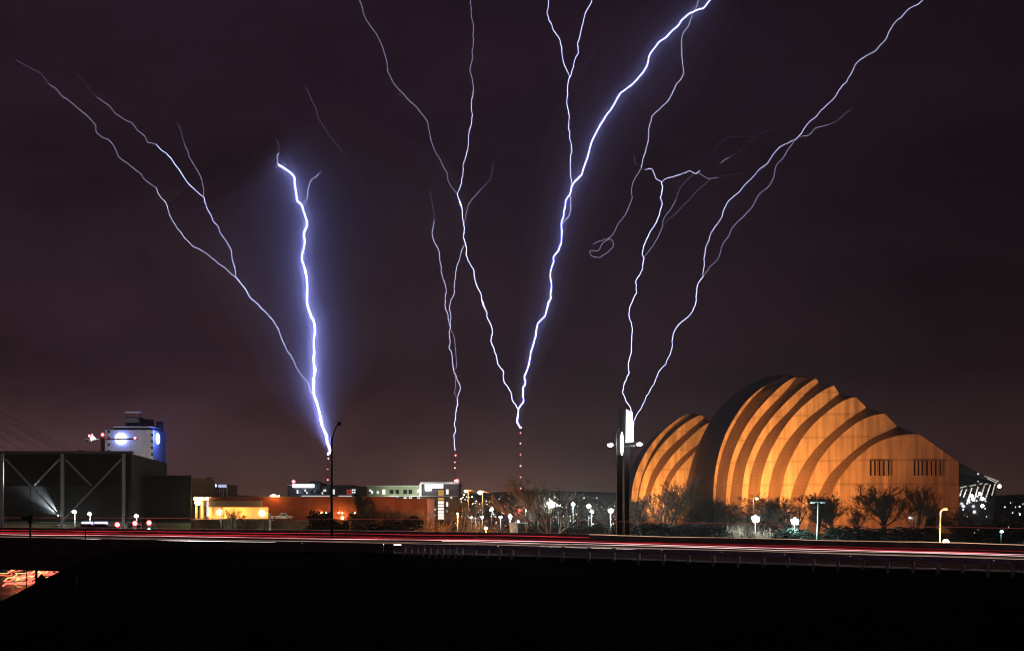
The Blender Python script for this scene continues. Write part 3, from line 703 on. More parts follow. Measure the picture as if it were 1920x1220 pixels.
back_a = curve(La[1], DA[1], KL)
MB().strip([p + Vector((-1.5, 26, -1.5)) for p in back_a], back_a).build('steel_back', STEELB, hall)
MB().tube([W(1308, 776, 500), W(1308, 757, 500)], [0.14, 0.06], 5).build('roof_antenna', POLE, hall)
# floodlights on the ground before each shell
nfl = 0
def flood(px, py, D, aim, power, spot=75, col_=SOD):
    global nfl; nfl += 1
    p = W(px, py, D); p.z = ground_z(p.x, p.y)
    t = thing('floodlight', FLOOD_LABEL[nfl-1], 'floodlight', p, 'floodlights washing the concert hall')
    MB().box((p.x-0.35, p.y-0.3, p.z), (p.x+0.35, p.y+0.3, p.z+0.25)).build('mount', DARKM, t)
    d = (aim - p).normalized(); c = p + Vector((0, 0, 0.6))
    MB().bar(c - d*0.3, c + d*0.1, 0.8, 0.6).build('housing', DARKM, t)
    MB().bar(c + d*0.11, c + d*0.14, 0.72, 0.52).build('lens', G_SOD, t)
    lamp_light(t, c + d*0.5, col_, power * FLOOD, 0.3, spot, aim)
FLOOD_LABEL = ['low floodlight at the foot of the second big shell', 'low floodlight at the foot of the third big shell', 'low floodlight at the foot of the fourth big shell',
    'low floodlight at the foot of the fifth big shell', 'low floodlight at the foot of the sixth big shell', 'low floodlight by the inner corner of the gabled end wall',
    'low floodlight before the middle of the gabled end wall', 'low floodlight before the outer corner of the gabled end wall',
    'low floodlight at the foot of the outermost small shell', 'low floodlight at the foot of the middle small shell', 'low floodlight at the foot of the innermost small shell',
    'low floodlight at the foot of the narrow first big shell']
kx = lambda u: 1260 + u/3.2
ky = lambda v: 680 + v/3.2
kl = lambda u: 1100 + u/4.358
def wallflood(i, L, Rr, DD, f, px0, back, power, frac=0.62, spot=70):
    a_ = f(resample_raw(L, 11)); b_ = f(resample_raw(Rr, 11)); k = int(frac*10)
    flood(px0, 998, DD - back, W((a_[k][0]+b_[k][0])/2, (a_[k][1]+b_[k][1])/2, DD), power, spot, (1.0, 0.28, 0.05) if i > 5 else SOD)
def resample_raw(p, n): return resample(p, n)
for i, back, pw in ((2, 40, 75e3), (3, 42, 85e3), (4, 44, 90e3), (5, 46, 90e3), (6, 48, 42e3)):
    wallflood(i, Lc[i], Rc[i], KD[i], K, kx((Lc[i][0][0]*0.4+Rc[i][0][0]*0.6)) , back, pw)
flood(kx(960), 998, 372, W(kx(1080), ky(700), 400), 11e3, 100, (1.0, 0.24, 0.042))
flood(kx(1250), 998, 350, W(kx(1350), ky(640), 400), 12e3, 110, (1.0, 0.24, 0.042))
flood(kx(1560), 998, 352, W(kx(1600), ky(640), 400), 14e3, 110, (1.0, 0.25, 0.045))
for i, back, pw in ((1, 38, 70e3), (2, 40, 80e3), (3, 42, 80e3)):
    wallflood(i, La[i], Ra[i], DA[i], KL, kl(La[i][0][0]*0.4+Ra[i][0][0]*0.6), back, pw)
wallflood(1, Lc[1], Rc[1], KD[1], K, kx(250), 36, 55e3)

# glazed lobby sloping away on the right of the hall
lob = thing('glass_lobby', 'dark sloping glass lobby with white lit struts at the right flank of the concert hall', 'glass lobby', W(1835, 998, 420))
MB().prism([W(1797, 866, 421), W(1870, 902, 421), W(1873, 906, 421), W(1797, 884, 421)], (6, 26, -1)).build('roof', BLACKCLAD, lob)
MB().prism([W(1797, 884, 422), W(1868, 905, 422), W(1862, 1000, 415), W(1797, 1000, 415)], (0, 0.3, 0)).build('glass_wall', GLASSD, lob)
LST = glow('lit_strut', (1.0, 0.96, 0.80), 0.55)
for k, (xt, yt, xb, yb) in enumerate([(1804,916,1799,930),(1812,917,1806,932),(1822,914,1812,945),(1834,912,1826,940),(1846,910,1837,938),(1857,908,1848,936),(1867,904,1860,928)]):
    MB().bar(W(xt, yt, 419), W(xb, yb, 418), 0.35).build('strut', TRIM, lob)
for x0, y0, x1, y1 in [(1800,914,1812,911),(1818,911,1830,908),(1836,907,1842,906),(1846,908,1852,906)]:
    MB().bar(W(x0, y0, 418.4), W(x1, y1, 418.4), 0.3).build('ceiling_light', LST, lob)
MB().bar(W(1846, 892, 417.5), W(1872, 902, 417.5), 0.35).build('edge_beam', TRIM, lob)
MB().bar(W(1852, 897, 417.2), W(1870, 905, 417.2), 0.25).build('ceiling_light', LST, lob)
for x, y, r in [(1834,888,.35),(1834,902,.25),(1874,911,.6),(1822,929,.5),(1824,935,.6),(1833,930,.45),(1837,925,.5),(1843,935,.5),(1831,938,.4),(1848,939,.35),(1842,948,.6),(1847,953,.35),(1806,955,.35)]:
    MB().ball(W(x, y, 414.2), r, 6, 4).build('interior_lamp', G_WHITE if r > .45 else G_WINC, lob)
lamp_light(lob, W(1838, 918, 414), (1.0, 0.95, 0.8), 600, 0.4)
lamp_light(lob, W(1812, 922, 414), (1.0, 0.95, 0.8), 600, 0.4)

# ---------------------------------------------------------------- tall lit billboard between two dark posts
bb = thing('billboard', 'very tall billboard on two black posts, its narrow face glowing white between side lamps', 'billboard', W(1168, 1010, 150))
Bk = lambda u, v, D=150: W(1110 + u/4.69, 750 + v/4.69, D)
for (ua, ub, vt, d0) in ((219, 268, 470, 149.5), (285, 328, 380, 151.2)):
    a, b = Bk(ua, vt, d0), Bk(ub, 1190, d0)
    m = MB().box((a.x, d0, -5.2), (b.x, d0 + 0.8, a.z)); m.build('post', DARKM, bb)
def slab(name, uv, D, m, dy):
    return MB().prism([Bk(u, v, D) for u, v in uv], (0, dy, 0)).build(name, m, bb)
slab('dark_panel', [(243,78),(298,106),(298,345),(243,335)], 150.6, DARKM, 0.5)
slab('cabinet', [(216,275),(258,278),(262,480),(222,485)], 148.6, DGREY, 0.9)
slab('lit_face', [(304,80),(354,112),(366,300),(366,372),(300,372)], 150.3, glow('billboard_face', (0.93, 0.95, 1.0), 5.0, True), 0.4)
slab('panel_back', [(303,79),(357,112),(368,300),(368,374),(299,374)], 150.75, DARKM, 0.3)
el = [(264 + 14*cos(2*pi*k/20), 382 + 104*sin(2*pi*k/20)) for k in range(20)]
slab('lit_edge_face', el, 148.3, glow('edge_face', (0.93, 0.96, 1.0), 4.0), 0.2)
slab('ellipse_frame', [(264 + 18*(cos(2*pi*k/20)), 382 + 109*sin(2*pi*k/20)) for k in range(20)], 148.55, DARKM, 0.04)
MB().bar(Bk(280,380,149.9), Bk(392,366,149.9), 0.14).build('arm', POLE, bb)
MB().bar(Bk(280,405,149.9), Bk(380,400,149.9), 0.22).build('catwalk', POLE, bb)
MB().bar(Bk(222,380,149.9), Bk(190,400,149.9), 0.12).build('arm', POLE, bb)
MB().bar(Bk(238,240,150.4), Bk(238,275,150.4), 0.1).build('bracket', POLE, bb)
MB().bar(Bk(290,285,150.2), Bk(290,330,150.2), 0.14).build('bracket', POLE, bb)
for c, q in ((Bk(150,388,149.6), Bk(196,408,149.6)), (Bk(432,388,149.6), Bk(378,384,149.6))):
    MB().bar(q + Vector((0,0.05,0.12)), c + Vector((0,0.05,0.12)), 0.5, 0.10).build('lamp_hood', DARKM, bb)
    MB().ball((c+q)/2 * 0.55 + c*0.45, 0.28, 10, 6, (1.3, 1, 0.8)).build('lamp_lens', G_WHITE, bb)
    lamp_light(bb, c + Vector((0, -0.8, -0.2)), DAY, 220, 0.3)

# ---------------------------------------------------------------- convention hall with the trussed front (far left)
D0 = 250
ch = thing('convention_hall', 'big dark grey hall with pale diagonal trusses across its front, at the left edge', 'convention hall', W(120, 1000, D0))
x0, x1 = W(-60, 0, D0).x, W(246, 0, D0).x
zt, zb, zband = W(0, 850, D0).z, W(0, 978, D0).z, W(0, 911, D0).z
MB().box((x0, D0, zband), (x1, D0+0.6, zt)).build('upper_front', mat('black_metal_cladding', (0.007, 0.007, 0.006), 0.6, vary=0.15, scale=0.2, lines=((0, 1/1.2, 0.12),), spec=0.1), ch)
MB().box((x0, D0+0.25, zb), (x1, D0+0.7, zband)).build('lower_front', GREYCLAD, ch)
MB().box((x0-2, D0-0.5, zt), (x1+0.3, D0+0.8, zt+0.55)).build('parapet_beam', DGREY, ch)
xr = W(313, 0, 302).x
m = MB().prism([(x1, D0+0.02, -5.2), (xr, 302, -5.2), (xr, 302, zt), (x1, D0+0.02, zt)], (-0.6, 0, 0)); m.build('side_wall', GREYCLAD, ch)
MB().prism([(x0, D0+0.6, zt-0.05), (x1-0.6, D0+0.6, zt-0.05), (xr-0.6, 301, zt-0.05), (x0, 301, zt-0.05)], (0, 0, 0.03)).build('roof', DGREY, ch)
MB().box(W(145, 850, 256) , W(160, 844.5, 259)).build('roof_unit', DGREY, ch)
MB().box((x0, D0+1.2, -5.2), (x1 + 0.2, D0+1.8, zb-0.05)).build('base_wall', YELWALL, ch)
MB().box((x0, D0-0.2, zb-0.22), (x1+0.1, D0+1.1, zb+0.02)).build('sill_beam', TRUSS, ch)
for px in (4, 117, 232):
    a = W(px, 0, D0-0.5).x
    cl = MB().box((a-0.32, D0-0.75, zb-1.2), (a+0.32, D0-0.28, zt-0.02)).build('column', TRUSS, ch)
    MB().box((a-0.8, D0-1.0, -5.2), (a-0.25, D0-0.1, zb-0.4)).build('pedestal', CONC, ch)
    MB().box((a+0.25, D0-1.0, -5.2), (a+0.8, D0-0.1, zb-0.4)).build('pedestal', CONC, ch)
for (xa, ya, xb, yb, w) in ((10,860,111,966,.42), (111,861,63,910,.34), (123,861,171,910,.34), (227,861,119,974,.42)):
    MB().bar(W(xa, ya, D0-0.45), W(xb, yb, D0-0.45), 0.3, w, up=(0,1,0)).build('diagonal_brace', TRUSS, ch)
for i in range(1, 13):     # cladding joints as proud seams on the lower front
    xx = x0 + (x1-x0)*i/13
    MB().box((xx-0.04, D0+0.235, zb+0.1), (xx+0.04, D0+0.26, zband-0.1)).build('seam', GREYCLAD, ch)
# lower wings stepping down to the right
a, b = W(248, 0, 266).x, W(358, 0, 266).x
MB().prism([(a, 266, -5.2), (b, 266, -5.2), (W(358.3, 0, 296).x, 296, -5.2), (W(250, 0, 296).x, 296, -5.2)], (0, 0, W(0, 892, 266).z + 5.2)).build('lower_wing', GREYCLAD, ch)
MB().box((a, 265.8, W(0,979,266).z-0.2), (b, 265.98, W(0,979,266).z)).build('sill_beam', TRUSS, ch)
MB().box((a, 265.55, -5.2), (b+0.1, 265.78, W(0,981,266).z)).build('base_wall', YELWALL, ch)
MB().box((a, 265.9, W(0,892,266).z+0.01), (b, 267, W(0,890.5,266).z)).build('parapet', DGREY, ch)
a2, b2 = W(359, 0, 305).x, W(400, 0, 305).x
MB().prism([(W(356, 0, 301).x, 301, -5), (b2, 305, -5), (b2, 305, W(0, 898, 305).z), (W(356, 0, 301).x, 301, W(0, 895, 301).z)], (-2, 9, 0)).build('rear_wing', mat('drab_panel', (0.085, 0.080, 0.078), 0.7, vary=0.2, scale=0.3, spec=0.2), ch)
MB().box(W(388,897.6,307), W(397,894.5,306)).build('roof_unit', DGREY, ch)
# wash light in the foot of the brace
wl = W(112, 967, D0-1.6)
MB().bar(wl + Vector((-0.5,0.4,0)), wl + Vector((0.1,0.4,-0.5)), 0.35, 0.3).build('wash_lamp', DARKM, ch)
MB().bar(wl + Vector((-0.55,0.4,0.15)), wl + Vector((-0.05,0.4,-0.35)), 0.2, 0.1).build('wash_lens', G_WHITE, ch)
lamp_light(ch, W(111, 966, D0-0.25), (0.9, 0.92, 1.0), 130000, 0.1, 40, W(70, 925, D0+0.3), blend=1.0)
lamp_light(ch, W(108, 967, D0-0.6), (0.9, 0.92, 1.0), 3000, 0.1, 60, W(86, 946, D0+0.6), blend=1.0)

# ---------------------------------------------------------------- clock tower building
D1 = 700
tw = thing('office_tower', 'pale office tower with a glowing blue ringed clock disc, beyond the dark hall', 'office tower', W(245, 970, D1))
def tbox(xa, ya, xb, yb, da, db, name, m, par=None):
    a, b = W(xa, ya, D1), W(xb, yb, D1)
    return MB().box((a.x, da, b.z), (b.x, db, a.z)).build(name, m, par or tw)
base_y = 960
tbox(197, 805.5, 287, base_y, 700, 718, 'front_wall', PALEWALL)
sd = MB().prism([W(287.05, 806, 700.02), W(302, 810, 722), W(302, base_y, 722), W(287.05, base_y, 700.02)], (-4, 4, 0)); sd.build('side_wall', PALEWALL, tw)
sd2 = MB().prism([W(302.1, 810, 720), W(312, 809, 728), W(312, base_y, 728), W(302.1, base_y, 720)], (-2, 3, 0)); sd2.build('stair_tower', PALEWALL, tw)
tbox(212, 800.5, 282, 805.4, 702, 726, 'penthouse', NAVY)
tbox(211, 798.8, 283, 800.4, 701.4, 727, 'penthouse_cornice', TRIM)
tbox(229, 780, 256, 798.7, 706, 716, 'plant_room', NAVY)
tbox(229, 772, 230.5, 780, 706, 708, 'sign_frame', POLE); tbox(255, 772, 256.5, 780, 706, 708, 'sign_frame', POLE)
tbox(228.5, 769.6, 257, 771.8, 705.5, 708.5, 'sign_frame', TRIM)
tbox(231, 783.5, 252, 784.5, 705.6, 705.95, 'plant_room_ledge', TRIM)
tbox(230, 788, 254, 789, 705.6, 705.95, 'plant_room_ledge', TRIM)
for xa, xb, yt in ((272, 288, 786), (293, 306, 790)):
    c = W((xa+xb)/2, 0, 724); r = (xb-xa)/2/F*724
    MB().tube([(c.x, 724, W(0,806,724).z), (c.x, 724, W(0,yt,724).z)], r, 16, smooth=True).build('silo', DGREY, tw)
for k, yy in enumerate(range(807, 866, 6)):
    for xa, xb in ((202.5, 206.2), (283.3, 287)):
        w_ = tbox(xa, yy, xb, yy+4.6, 699.7, 699.98, 'window', G_WIND if (k + (xa > 250)) % 2 else GLASSD)
        tbox(xa-0.3, yy+4.7, xb+0.3, yy+5.4, 699.5, 699.98, 'sill', TRIM, w_)
MB().disc(W(226.5, 822, 699.2), 3.15, (0, 1, 0), 0.5, 32).build('clock_disc', G_DISC, tw)
c = W(226.5, 822, 699.1)
MB().tube([c + Vector((3.45*cos(2*pi*k/40), 0, 3.45*sin(2*pi*k/40))) for k in range(41)], 0.16, 6, cap=False).build('blue_ring', G_BLUE, tw)
MB().bar(W(220.5, 825.2, 698.9), W(225.5, 824, 698.9), 0.15, 0.35).build('clock_hand', DARKM, tw)
c2_ = Vector((W(287, 0, 700).x + 0.03, 709, W(295, 822, 709).z))
MB().disc(c2_, 3.2, (1, 0, 0), 0.3, 24, 1.0).build('clock_disc', G_DISC, tw)
for k in range(6):
    pass
lamp_light(tw, W(226.5, 822, 695.5), (0.16, 0.26, 1.0), 2300, 0.6)
lamp_light(tw, W(303, 816, 700), (0.08, 0.15, 1.0), 16000, 0.8)

lamp_light(tw, W(240, 905, 640), (1.0, 0.90, 0.80), 60000, 1.0, 60, W(245, 838, 700))  # added flood standing in for the city light on the tower front
MB().box(W(239.4, 906, 639), W(240.6, 909, 638)).build('added_flood', DARKM, tw)

cr_ = thing('tower_crane', 'tower crane with red warning lamps, its jib crossing before the clock disc', 'crane', W(192, 970, 610))
MB().bar(W(192.5, 965, 610), W(192.5, 822, 610), 1.6).build('mast', DGREY, cr_)
MB().bar(W(163, 823.2, 610), W(258, 822.6, 610), 0.5, 0.7).build('jib', POLE, cr_)
MB().bar(W(192, 818, 610), W(258, 821.5, 610), 0.15).build('tie', POLE, cr_)
MB().box(W(163, 828, 611), W(171, 824, 609)).build('counterweight', CONC, cr_)
MB().box(W(189, 829, 608), W(196, 822, 612)).build('cab', DGREY, cr_)
MB().tube([W(192.3, 822, 610), W(192.3, 815, 610)], 0.3, 5).build('tower_top', DGREY, cr_)
for x, y, r, m in ((167.5,816.5,.62,G_RED),(172.8,814.5,.42,G_RED),(192.3,814.4,.85,G_REDW),(253,820.8,.62,G_RED)):
    MB().ball(W(x, y, 609.4), r, 8, 5).build('warning_lamp', m, cr_)
MB().ball(W(173.8, 820.8, 609), 1.0, 10, 6, (1.3,1,.8)).build('work_lamp', G_WHITE, cr_)
lamp_light(cr_, W(192.3, 814.4, 607), (1.0, 0.05, 0.06), 350, 0.4)

# bridge stays leaning in from the left
st = thing('stay_cable_fan', 'fan of thin dark stay cables sloping down behind the grey hall roof', 'cables', W(-160, 850, 320))
MB().tube([W(-330, 600, 320), W(-340, 980, 320)], 1.2, 8).build('pylon', DCONC, st)
for (xa, ya, xb, yb) in ((0,768,148,851),(0,772,140,852),(0,783,122,851),(0,797,97,851),(0,803,88,851),(0,817,52,851),(0,835,24,851),(0,778,130,852)):
    k = -335 / (xb - xa); 
    top = (xa - 335, ya - 335*(yb-ya)/(xb-xa))
    pts_ = []
    for i in range(13):
        f = i/12; x = top[0] + (xb-top[0])*f; y = top[1] + (yb-top[1])*f
        pts_.append(W(x, y + 10*f*(1-f)*0.5, 322))
    MB().tube(pts_, 0.055, 4).build('cable', DARKM, st)

# ---------------------------------------------------------------- low brick arena with a lit recess
D2 = 290
ba = thing('brick_hall', 'long low red brick hall with a glowing orange recess and a flat roof', 'hall', W(560, 1000, D2))
zr0 = W(0, 931, D2).z
def bbox(xa, ya, xb, yb, da, db, name, m, par=None, dref=D2):
    a, b = W(xa, ya, dref), W(xb, yb, dref)
    return MB().box((a.x, da, b.z), (b.x, db, a.z)).build(name, m, par or ba)
bbox(503, 932, 738, 1001, 290, 318, 'front_wall', BRICK)
bbox(391, 932, 502.9, 950.5, 290, 293.6, 'upper_wall', BRICK)
bbox(391, 972.5, 502.9, 1001, 290, 293.6, 'plinth_wall', DCONC)
bbox(386, 950.4, 503, 973, 293.7, 294.2, 'recess_back', PANELO)
bbox(360, 934, 390.9, 1001, 297, 298, 'entry_back', PANELO)
for xa, xb in ((361, 364), (371.5, 375), (386.5, 390.5)): bbox(xa, 938, xb, 972.6, 292.5, 293.4, 'pier', PANELO)
bbox(364.2, 950, 371.3, 971, 296.4, 296.95, 'doorway', GLASSD)
for yy in (953, 957.5, 962, 966.5): bbox(365, yy, 371, yy+1.6, 296.1, 296.38, 'door_light', G_WINA)
bbox(381.6, 939, 386, 968, 292.9, 293.3, 'lit_banner', glow('banner', (0.95, 0.97, 1.0), 0.9))
bbox(360, 935.5, 391, 938, 291, 298, 'entry_canopy', BRICK)
for x in (365.5, 368, 370.5, 373, 375.5, 378, 380.5, 387.5, 391, 394.5):
    MB().ball(W(x, 934, 290.6), 0.32, 8, 5).build('canopy_lamp', G_SOD, ba)
bbox(393, 938.5, 492, 950, 289.5, 289.97, 'fascia', FASCIA)
bbox(360, 972.6, 430, 975, 288.8, 297, 'ramp_slab', CONC)
bbox(738.1, 934, 800, 1001, 292, 320, 'east_wall', BRICK)
bbox(503, 930.2, 738, 931.9, 289.7, 291, 'parapet_cap', TRUSS)
bbox(425, 930.2, 502.8, 931.9, 289.7, 291, 'parapet_cap', TRUSS)
MB().box((W(391,0,D2).x, 294.3, zr0-0.4), (W(738,0,D2).x, 318, zr0-0.1)).build('roof', DGREY, ba)
bbox(504, 972, 700, 974.2, 289.2, 289.96, 'ledge', BRICK)
for x in (594, 603, 611, 619, 635, 642, 665):
    bbox(x-0.7, 955, x+0.7, 960, 289.5, 289.95, 'wall_sconce', BRICK)
for x, p in ((603, 60), (635, 160), (642, 110), (611, 40), (594, 50), (665, 30)):
    MB().ball(W(x, 961, 289.2), 0.16, 6, 4).build('sconce_lens', G_SOD, ba); lamp_light(ba, W(x, 960.5, 288.9), SOD, p, 0.05)
MB().ball(W(642, 970.6, 288.9), 0.35, 8, 5).build('wall_lamp', G_SOD, ba)
lamp_light(ba, W(642, 970.6, 288.3), SOD, 250, 0.2)
MB().ball(W(371.5, 941.5, 290.8), 0.75, 10, 6, (1.2, 1, 0.9)).build('entry_lamp', G_SOD, ba)
lamp_light(ba, W(374, 944, 289.4), (1.0, 0.52, 0.18), 2600, 0.3)
for x in (411, 491):
    MB().ball(W(x, 961.5 if x > 450 else 960, 291.6), 0.75 if x > 450 else 0.6, 10, 6).build('recess_lamp', G_SOD, ba)
    lamp_light(ba, W(x, 961, 290.6), (1.0, 0.46, 0.13), 2600, 0.3)
lamp_light(ba, W(450, 963, 291.5), (1.0, 0.45, 0.13), 900, 0.4)
MB().bar(W(489,958,291), W(502,958,291), 0.12).build('lamp_arm', DARKM, ba)
MB().ball(W(513, 929.5, 291.5), 0.55, 8, 5, (1.6,1,.7)).build('roof_lamp', G_SOD, ba)
MB().ball(W(522.5, 930, 291.5), 0.22, 8, 5).build('roof_lamp', G_WHITE, ba)
lamp_light(ba, W(513, 927.6, 288.6), SOD, 600, 0.3)
lamp_light(ba, W(560, 985, 279), SOD, 500, 0.4)
lamp_light(ba, W(690, 985, 279), SOD, 500, 0.4)
bbox(506, 926.5, 508, 931, 292, 293, 'roof_vent', DARKM)
bbox(425, 975.2, 502, 1001, 287.6, 288.4, 'deck_wall', mat('blue_grey_deck', (0.12, 0.14, 0.16), 0.7))
bbox(504, 975.2, 600, 1001, 287.6, 288.4, 'deck_wall', bpy.data.materials['blue_grey_deck'])

tl = thing('tower_block', 'dark narrow office block with a white lit sign band along its roof', 'office block', W(415, 960, 420))
def tb2(xa, ya, xb, yb, da, db, name, m, dref=420):
    a, b = W(xa, ya, dref), W(xb, yb, dref)
    return MB().box((a.x, da, b.z), (b.x, db, a.z)).build(name, m, tl)
tb2(400, 908, 426, 960, 420, 436, 'wall', HBROWN); tb2(400, 906.5, 412, 913.5, 419.4, 419.97, 'roof_band', DARKM)
tb2(405, 908, 406.6, 912, 419.0, 419.38, 'lit_sign', G_SIGN); tb2(410.5, 908, 425.6, 913.5, 419.0, 419.38, 'lit_sign', glow('dim_sign', (0.62, 0.66, 1.0), 0.75))
tb2(425.2, 909, 427, 931, 419.2, 419.9, 'lit_corner', TRIM)
for x in (412, 415.5, 419): tb2(x, 917, x+0.7, 931, 419.7, 419.95, 'pilaster', TRIM)

# ---------------------------------------------------------------- hotels
D3 = 520
hl = thing('hotel', 'dark hotel block with a long white glowing roof sign and few lit rooms', 'hotel', W(615, 965, D3))
def hb(t, D, xa, ya, xb, yb, da, db, name, m, par=None):
    a, b = W(xa, ya, D), W(xb, yb, D)
    return MB().box((a.x, da, b.z), (b.x, db, a.z)).build(name, m, par or t)
hb(hl, D3, 539, 909, 600, 968, 520, 545, 'wall', NAVY); hb(hl, D3, 600.1, 911.5, 700, 968, 521, 545, 'wall', DGREY)
hb(hl, D3, 548, 904.5, 600, 908.9, 521, 540, 'penthouse', NAVY)
hb(hl, D3, 577, 901, 592, 904.4, 524, 536, 'roof_unit', NAVY)
hb(hl, D3, 600, 908.6, 660, 911.4, 523, 544, 'roof_ridge', DGREY)
hb(hl, D3, 538.5, 908, 547, 909.2, 519.5, 522, 'parapet', TRIM)
for x in range(550, 587, 4):
    hb(hl, D3, x, 907.6, x+3.4, 913.2, 518.9, 519.4, 'sign_letter', G_SIGN)
hb(hl, D3, 548.5, 906.9, 588, 913.8, 519.45, 519.8, 'sign_backing', WHITEL)
MB().ball(W(550.5, 902.3, 519), 0.75, 8, 5).build('warning_lamp', G_REDW, hl)
hb(hl, D3, 550, 903.2, 551, 904.4, 519.6, 520.4, 'lamp_base', DARKM)
wins = [(556.5,918,559.5,925,G_WINC),(562,922,564,925,G_WIND),(571,917,574,921,G_WINC),(574.2,921.2,577,925,G_WINC),(571,921.5,573.8,925,GLASSD),(574.2,917,577,921,GLASSD),
        (589,920,591,922,G_WIND),(603,922,605,926,G_WINC),(606,917,608,921,G_WINC),(609,917,611,921,G_WINC),(623.5,917,627,926,G_WINC),(583,918,586,925,GLASSD),(595,918,598,925,GLASSD),(616,918,619,925,GLASSD),(634,918,637,925,GLASSD)]
for xa, ya, xb, yb, m in wins:
    w_ = hb(hl, D3, xa, ya, xb, yb, 520.4 if xa > 600 else 519.7, 520.95 if xa > 600 else 519.97, 'window', m)
    hb(hl, D3, xa-0.4, yb+0.1, xb+0.4, yb+0.6, 519.4, 520.95 if xa > 600 else 519.97, 'sill', DGREY, w_)
w_ = hb(hl, D3, 650, 917.5, 658, 926.5, 520.5, 520.95, 'window', G_WINR); hb(hl, D3, 652.5, 920, 655.5, 924, 520.3, 520.48, 'blind', DARKM, w_)
for xa in (659.5, 663.2):
    for ya in (916.6, 921): hb(hl, D3, xa, ya, xa+2.6, ya+3, 520.5, 520.95, 'window', G_WINC)
for xa, xb in ((565.5, 618), (635, 660)): hb(hl, D3, xa, 928.7, xb, 929.9, 519.2, 519.8, 'lit_ledge', G_STRIP)

D4 = 480
hr = thing('hotel', 'taller hotel with white roof sign, white cornice and a bright glazed stair tower', 'hotel', W(790, 968, D4))
hb(hr, D4, 687, 911, 789, 929.2, 482, 505, 'upper_storey', BEIGE); hb(hr, D4, 686.5, 909.6, 789, 910.9, 481.4, 505, 'cornice', TRIM)
hb(hr, D4, 687, 930.2, 789, 972, 482.3, 505, 'lower_storeys', HBROWN); hb(hr, D4, 687, 929.3, 860, 930.1, 479.5, 483, 'string_course', TRIM)
hb(hr, D4, 789.1, 907, 860, 929.2, 480, 506, 'tower_wall', HPURP); hb(hr, D4, 789.1, 930.2, 860, 975, 480, 506, 'tower_wall', HBROWN)
hb(hr, D4, 788, 903.4, 861.5, 906.9, 479, 507, 'tower_cornice', TRIM); hb(hr, D4, 786.5, 907, 790.5, 929.2, 479.4, 482, 'corner_pier', TRIM)
hb(hr, D4, 829, 901, 842, 903.3, 486, 498, 'roof_unit', DARKM)
MB().ball(W(857, 901, 480), 0.75, 8, 5).build('warning_lamp', G_REDW, hr); MB().ball(W(853.3, 900.6, 480), 0.4, 8, 5).build('warning_lamp', G_RED, hr)
hb(hr, D4, 856.6, 902, 857.4, 903.3, 479.8, 480.3, 'lamp_base', DARKM)
hb(hr, D4, 797.5, 907.8, 809, 919.5, 478.9, 479.3, 'sign_letter', G_SIGN)
for x in (810, 814.5, 818.5, 822.5, 826.5): hb(hr, D4, x, 908.4, x+3.6, 914.4, 478.9, 479.3, 'sign_letter', G_SIGN)
hb(hr, D4, 796.5, 907.3, 831.5, 915, 479.4, 479.9, 'sign_backing', WHITEL)
wl_ = [(691.5,917,694.5,921,G_WINC),(695,919,698,925,G_WINC),(691.5,922,694,925,GLASSD),(705.5,920,709,925,G_WINC),(716,917,721.5,926,G_WIN),(730.5,918,737,926,GLASSD),(741,918,747,926,GLASSD),(756,918,762,926,GLASSD),(766,918,772,926,GLASSD),(781.5,917,786,923,G_WIN),(783,923.2,786,926,GLASSD)]
for xa, ya, xb, yb, m in wl_:
    w_ = hb(hr, D4, xa, ya, xb, yb, 481.6, 481.95, 'window', m); hb(hr, D4, xa-0.5, yb+0.1, xb+0.5, yb+0.7, 481.3, 481.95, 'sill', TRIM, w_)
rw = random.Random(4)
for yy in (931.5, 940.5, 950, 959.5):
    for xa in (741, 756, 766, 781.5):
        m = rw.choice([G_WIN, G_WINC, G_WIND, GLASSD]) if yy > 933 else (G_WIN if xa in (756, 766) else G_WINC)
        w_ = hb(hr, D4, xa, yy, xa+5.5, yy+6, 481.9, 482.25, 'window', m); hb(hr, D4, xa-0.4, yy+6.1, xa+6, yy+6.7, 481.6, 482.25, 'sill', TRIM, w_)
        if m is not GLASSD: hb(hr, D4, xa+2.4, yy, xa+3.0, yy+6, 481.75, 481.88, 'mullion', DGREY, w_)
for yy, m in ((918.5,G_WINA),(923.5,G_WINA),(932.5,G_WINA),(939,G_WIN),(945,G_WIN),(951,G_WIN),(957,G_WIN),(963,G_WIN),(968.5,G_WIN)):
    hb(hr, D4, 821.5, yy, 832, yy+4.7, 479.6, 479.96, 'stair_window', m)
for yy in (918,923.2,932,938.3,944.3,950.3,956.3,962.3,968): hb(hr, D4, 821, yy-0.5, 832.5, yy+0.2, 479.4, 479.98, 'transom', HBROWN)
for (xa, ya, xb, yb, m) in ((836.5,917,841,926,G_WIN),(837,941,840.2,949,G_WIN),(836,955,840,960,G_WIND),(844.5,931.5,848,933.5,G_WIN),(812,955,814,958,G_WINC),(815,953,817,956,G_WINC),(812.5,964,816,967,G_WINC),(811,940,818,946,GLASSD)):
    hb(hr, D4, xa, ya, xb, yb, 479.6, 479.97, 'window', m)
lamp_light(hr, W(735, 927, 476), (0.85, 1.0, 0.75), 1100, 0.3); lamp_light(hr, W(775, 925, 476), (0.85, 1.0, 0.8), 1500, 0.3)  # added washes on the hotel walls, with no lamp fixtures
lamp_light(hr, W(790, 905, 475), (1.0, 1.0, 0.95), 300, 0.3); lamp_light(hr, W(846, 905, 475.5), (1.0, 0.95, 0.85), 350, 0.3)
lamp_light(hr, W(815, 911, 474), (0.8, 0.88, 1.0), 450, 0.5); lamp_light(hl, W(568, 910, 513), (0.75, 0.85, 1.0), 1500, 0.5)

